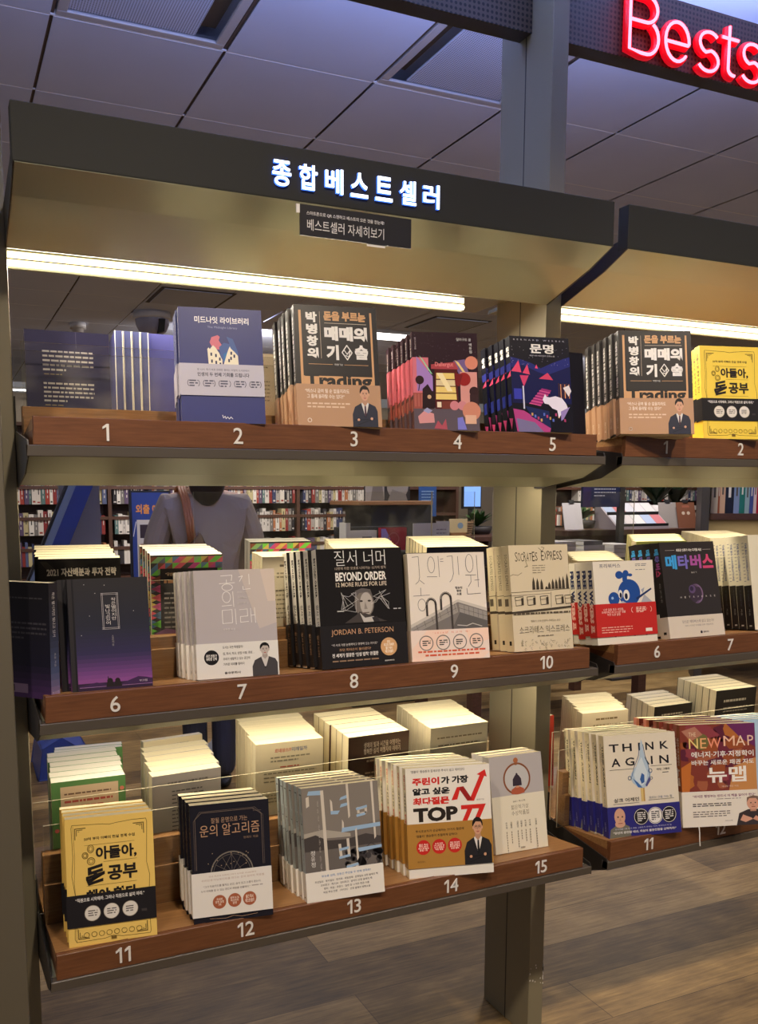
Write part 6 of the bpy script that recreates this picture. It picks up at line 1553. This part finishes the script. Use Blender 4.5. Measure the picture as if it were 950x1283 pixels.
for r_ in range(2):
    for i in range(5):
        b = MB(); b.poly([(-.225+.097*i, .012+.11*r_, .030+.085*r_), (-.135+.097*i, .012+.11*r_, .030+.085*r_), (-.135+.097*i, .105+.11*r_, .102+.085*r_), (-.225+.097*i, .105+.11*r_, .102+.085*r_)], ink([(206, 206, 216), (170, 184, 210), (214, 206, 206), (196, 120, 124), (210, 210, 206)][(i*2+r_) % 5], .3))
        o = b.build('card', t); so = o.modifiers.new('d', 'SOLIDIFY'); so.thickness = .003
b = MB(); b.box(-.235, .255, .0, .008, .02, .04, BLACKM); b.box(-.235, .255, .105, .112, .10, .125, BLACKM); b.build('lip', t)
def clip(lab, loc, c, rz, dots=True):
    t = thing('clipboard', lab, 'clipboard', loc, (R(-16), 0, R(rz)))
    b = MB(); b.box(-.075, .075, 0, .006, 0, .20, ink(c, .5)); f = Face(b, .15, .2, lambda x, z, d: (x-.075, -.0002-d, z), .5)
    if dots: f.ell(.34, .42, .09, (196, 176, 156)); f.ell(.62, .42, .09, (196, 176, 156)); f.rect(.3, .12, .7, .2, (150, 90, 70))
    b.build('board', t); b = MB(); b.box(-.02, .02, -.006, .01, .195, .22, BLACKM); b.build('clip', t)
clip('brown clipboard with two pale dots beyond the card rack', (5.18, 5.06, 1.07), (120, 76, 56), -14)
clip('pale clipboard behind the brown clipboard', (5.06, 5.12, 1.07), (150, 142, 136), -14, False)
clip('white clip card standing left of the card rack', (4.22, 5.20, 1.07), (206, 200, 200), -10, False)
# nearer bookcase at the right edge, turned towards the aisle
CA = R(-40); CO = Vector((4.90, 4.64, 0)); CU = Vector((math.cos(CA), math.sin(CA), 0)); CN_ = Vector((-math.sin(CA), math.cos(CA), 0))
t = thing('side_bookcase', 'lit bookcase at the right edge of the gap', 'bookcase', CO, (0, 0, CA))
b = MB(); b.box(-.027, .027, -.03, .28, 0, 2.0, M('case_steel', (70, 66, 62), .5)); b.build('upright', t)
b = MB(); b.box(.027, .9, -.02, .26, 1.146, 1.19, DARKWOOD); b.build('shelf_board', t)
b = MB(); b.box(.027, .9, .26, .28, .1, 2.0, M('case_back', (176, 160, 124), .6)); b.build('back_panel', t)
b = MB(); b.box(.027, .9, -.02, .26, .80, .83, DARKWOOD); b.build('shelf_board', t)
l = bpy.data.lights.new('case_light', 'AREA'); l.shape = 'RECTANGLE'; l.size = .8; l.size_y = .02; l.energy = 1.0; l.color = WARM
o = bpy.data.objects.new('case_light', l); COL.objects.link(o); o.parent = t; o.location = (.45, .12, 1.135)
x = .04
for i, (w, c, nm) in enumerate(((.045, (206, 196, 176), 'cream'), (.012, (150, 80, 50), 'thin orange'), (.035, (206, 170, 140), 'peach'), (.055, (32, 36, 52), 'navy'), (.036, (130, 150, 190), 'pale blue'), (.035, (40, 120, 110), 'teal'), (.03, (150, 180, 190), 'ice blue'), (.025, (70, 84, 150), 'blue'), (.02, (226, 206, 206), 'pink white'), (.04, (170, 30, 50), 'red'), (.03, (120, 80, 130), 'violet'))):
    b = MB(); h = .22+.02*(i % 3); b.box(0, w-.001, 0, .15, 0, h, ink(c, .4)); f = Face(b, w, h, lambda x_, z_, d: (x_, -.0002-d, z_), .4); f.rect(.35, .1, .65, .5, (226, 222, 216) if sum(c) < 400 else (90, 84, 80))
    o = b.build('upright_book', None, False, CO+CU*x+CN_*.01+Vector((0, 0, 1.1905))); o.rotation_euler = (0, 0, CA)
    tag(o, nm+' book spine on the lit bookcase at the right edge', 'book', None); x += w
# ------------------------------------------------------------------ far ceiling fittings
t = thing('ceiling_camera', 'white dome camera on the far ceiling above the indigo books', 'camera', (1.80, 8.0, CEIL))
b = MB(); b.lathe([(0, 0), (.16, 0), (.168, -.05), (.16, -.055), (.148, -.06)], M('dome_white', (206, 206, 212), .4), 28); b.build('ring', t, True)
b = MB(); b.lathe([(.148, -.056), (.145, -.1), (.12, -.155), (.07, -.19), (0, -.20)], M('dome_grey', (150, 150, 176), .2), 28); b.build('dome', t, True)
b = MB(); b.plate([(.02, -.19), (.07, -.175), (.08, -.07), (.025, -.07)], -.155, -.08, BLACKM); b.build('window', t)
t = thing('smoke_detector', 'small round smoke detector on the far ceiling', 'detector', (1.27, 8.74, CEIL))
b = MB(); b.lathe([(0, 0), (.075, 0), (.075, -.05), (.055, -.035), (.05, -.085), (0, -.055)], MATS['dome_white'], 20); b.build('body', t, True)
LAMP = M('ceiling_lamp_white', (255, 250, 244), .5, emit=6.0)
for (x, y, w, d, lab) in ((4.18, 8.05, .64, .30, 'bright ceiling light seen between trading and shop books'), (1.2, 14.2, .30, .16, 'small bright ceiling light at the far left'), (2.95, 15.0, .42, .16, 'small bright ceiling light behind the indigo back cover'), (1.55, 15.3, .30, .1, 'thin far ceiling light at the left edge')):
    t = thing('ceiling_light', lab, 'ceiling light', (x, y, CEIL))
    b = MB(); b.box(-w/2-.02, w/2+.02, -d/2-.02, d/2+.02, -.03, -.0, M('lamp_frame', (190, 188, 186), .5)); b.build('frame', t)
    b = MB(); b.box(-w/2, w/2, -d/2, d/2, -.036, -.03, LAMP); b.build('diffuser', t)
for (x, y, lab) in ((1.95, 7.27, 'square access hatch on the ceiling beside the dome camera'), (4.45, 7.4, 'square access hatch on the ceiling above the bright light')):
    t = thing('ceiling_hatch', lab, 'hatch', (x, y, CEIL))
    b = MB(); b.box(-.30, .30, -.30, .30, -.004, -.001, M('hatch_joint', (48, 42, 40), .6)); b.build('frame', t); b = MB(); b.box(-.27, .27, -.27, .27, -.010, -.004, CM); b.build('panel', t)
t = thing('aisle_sign', 'small black hanging sign with white letters above the yellow books', 'sign', (3.75, 4.1, 1.88))
b = MB(); b.box(-.12, .30, 0, .02, 0, .10, BLACKM); f = Face(b, .42, .10, lambda x, z, d: (x-.12, -.0002-d, z), .5); f.text('H21-1', .10, .2, .62, .85, WHITEMARK if 0 else (226, 222, 218), .02); b.build('plate', t)
b = MB()
for s in (-.1, .28): b.tube([(s, .01, .10), (s, .01, CEIL-1.88)], .003, BLACKM, 6)
b.build('cable', t)

bpy.data.objects.remove(_to); bpy.data.curves.remove(_tc); bpy.data.scenes.remove(_ts)
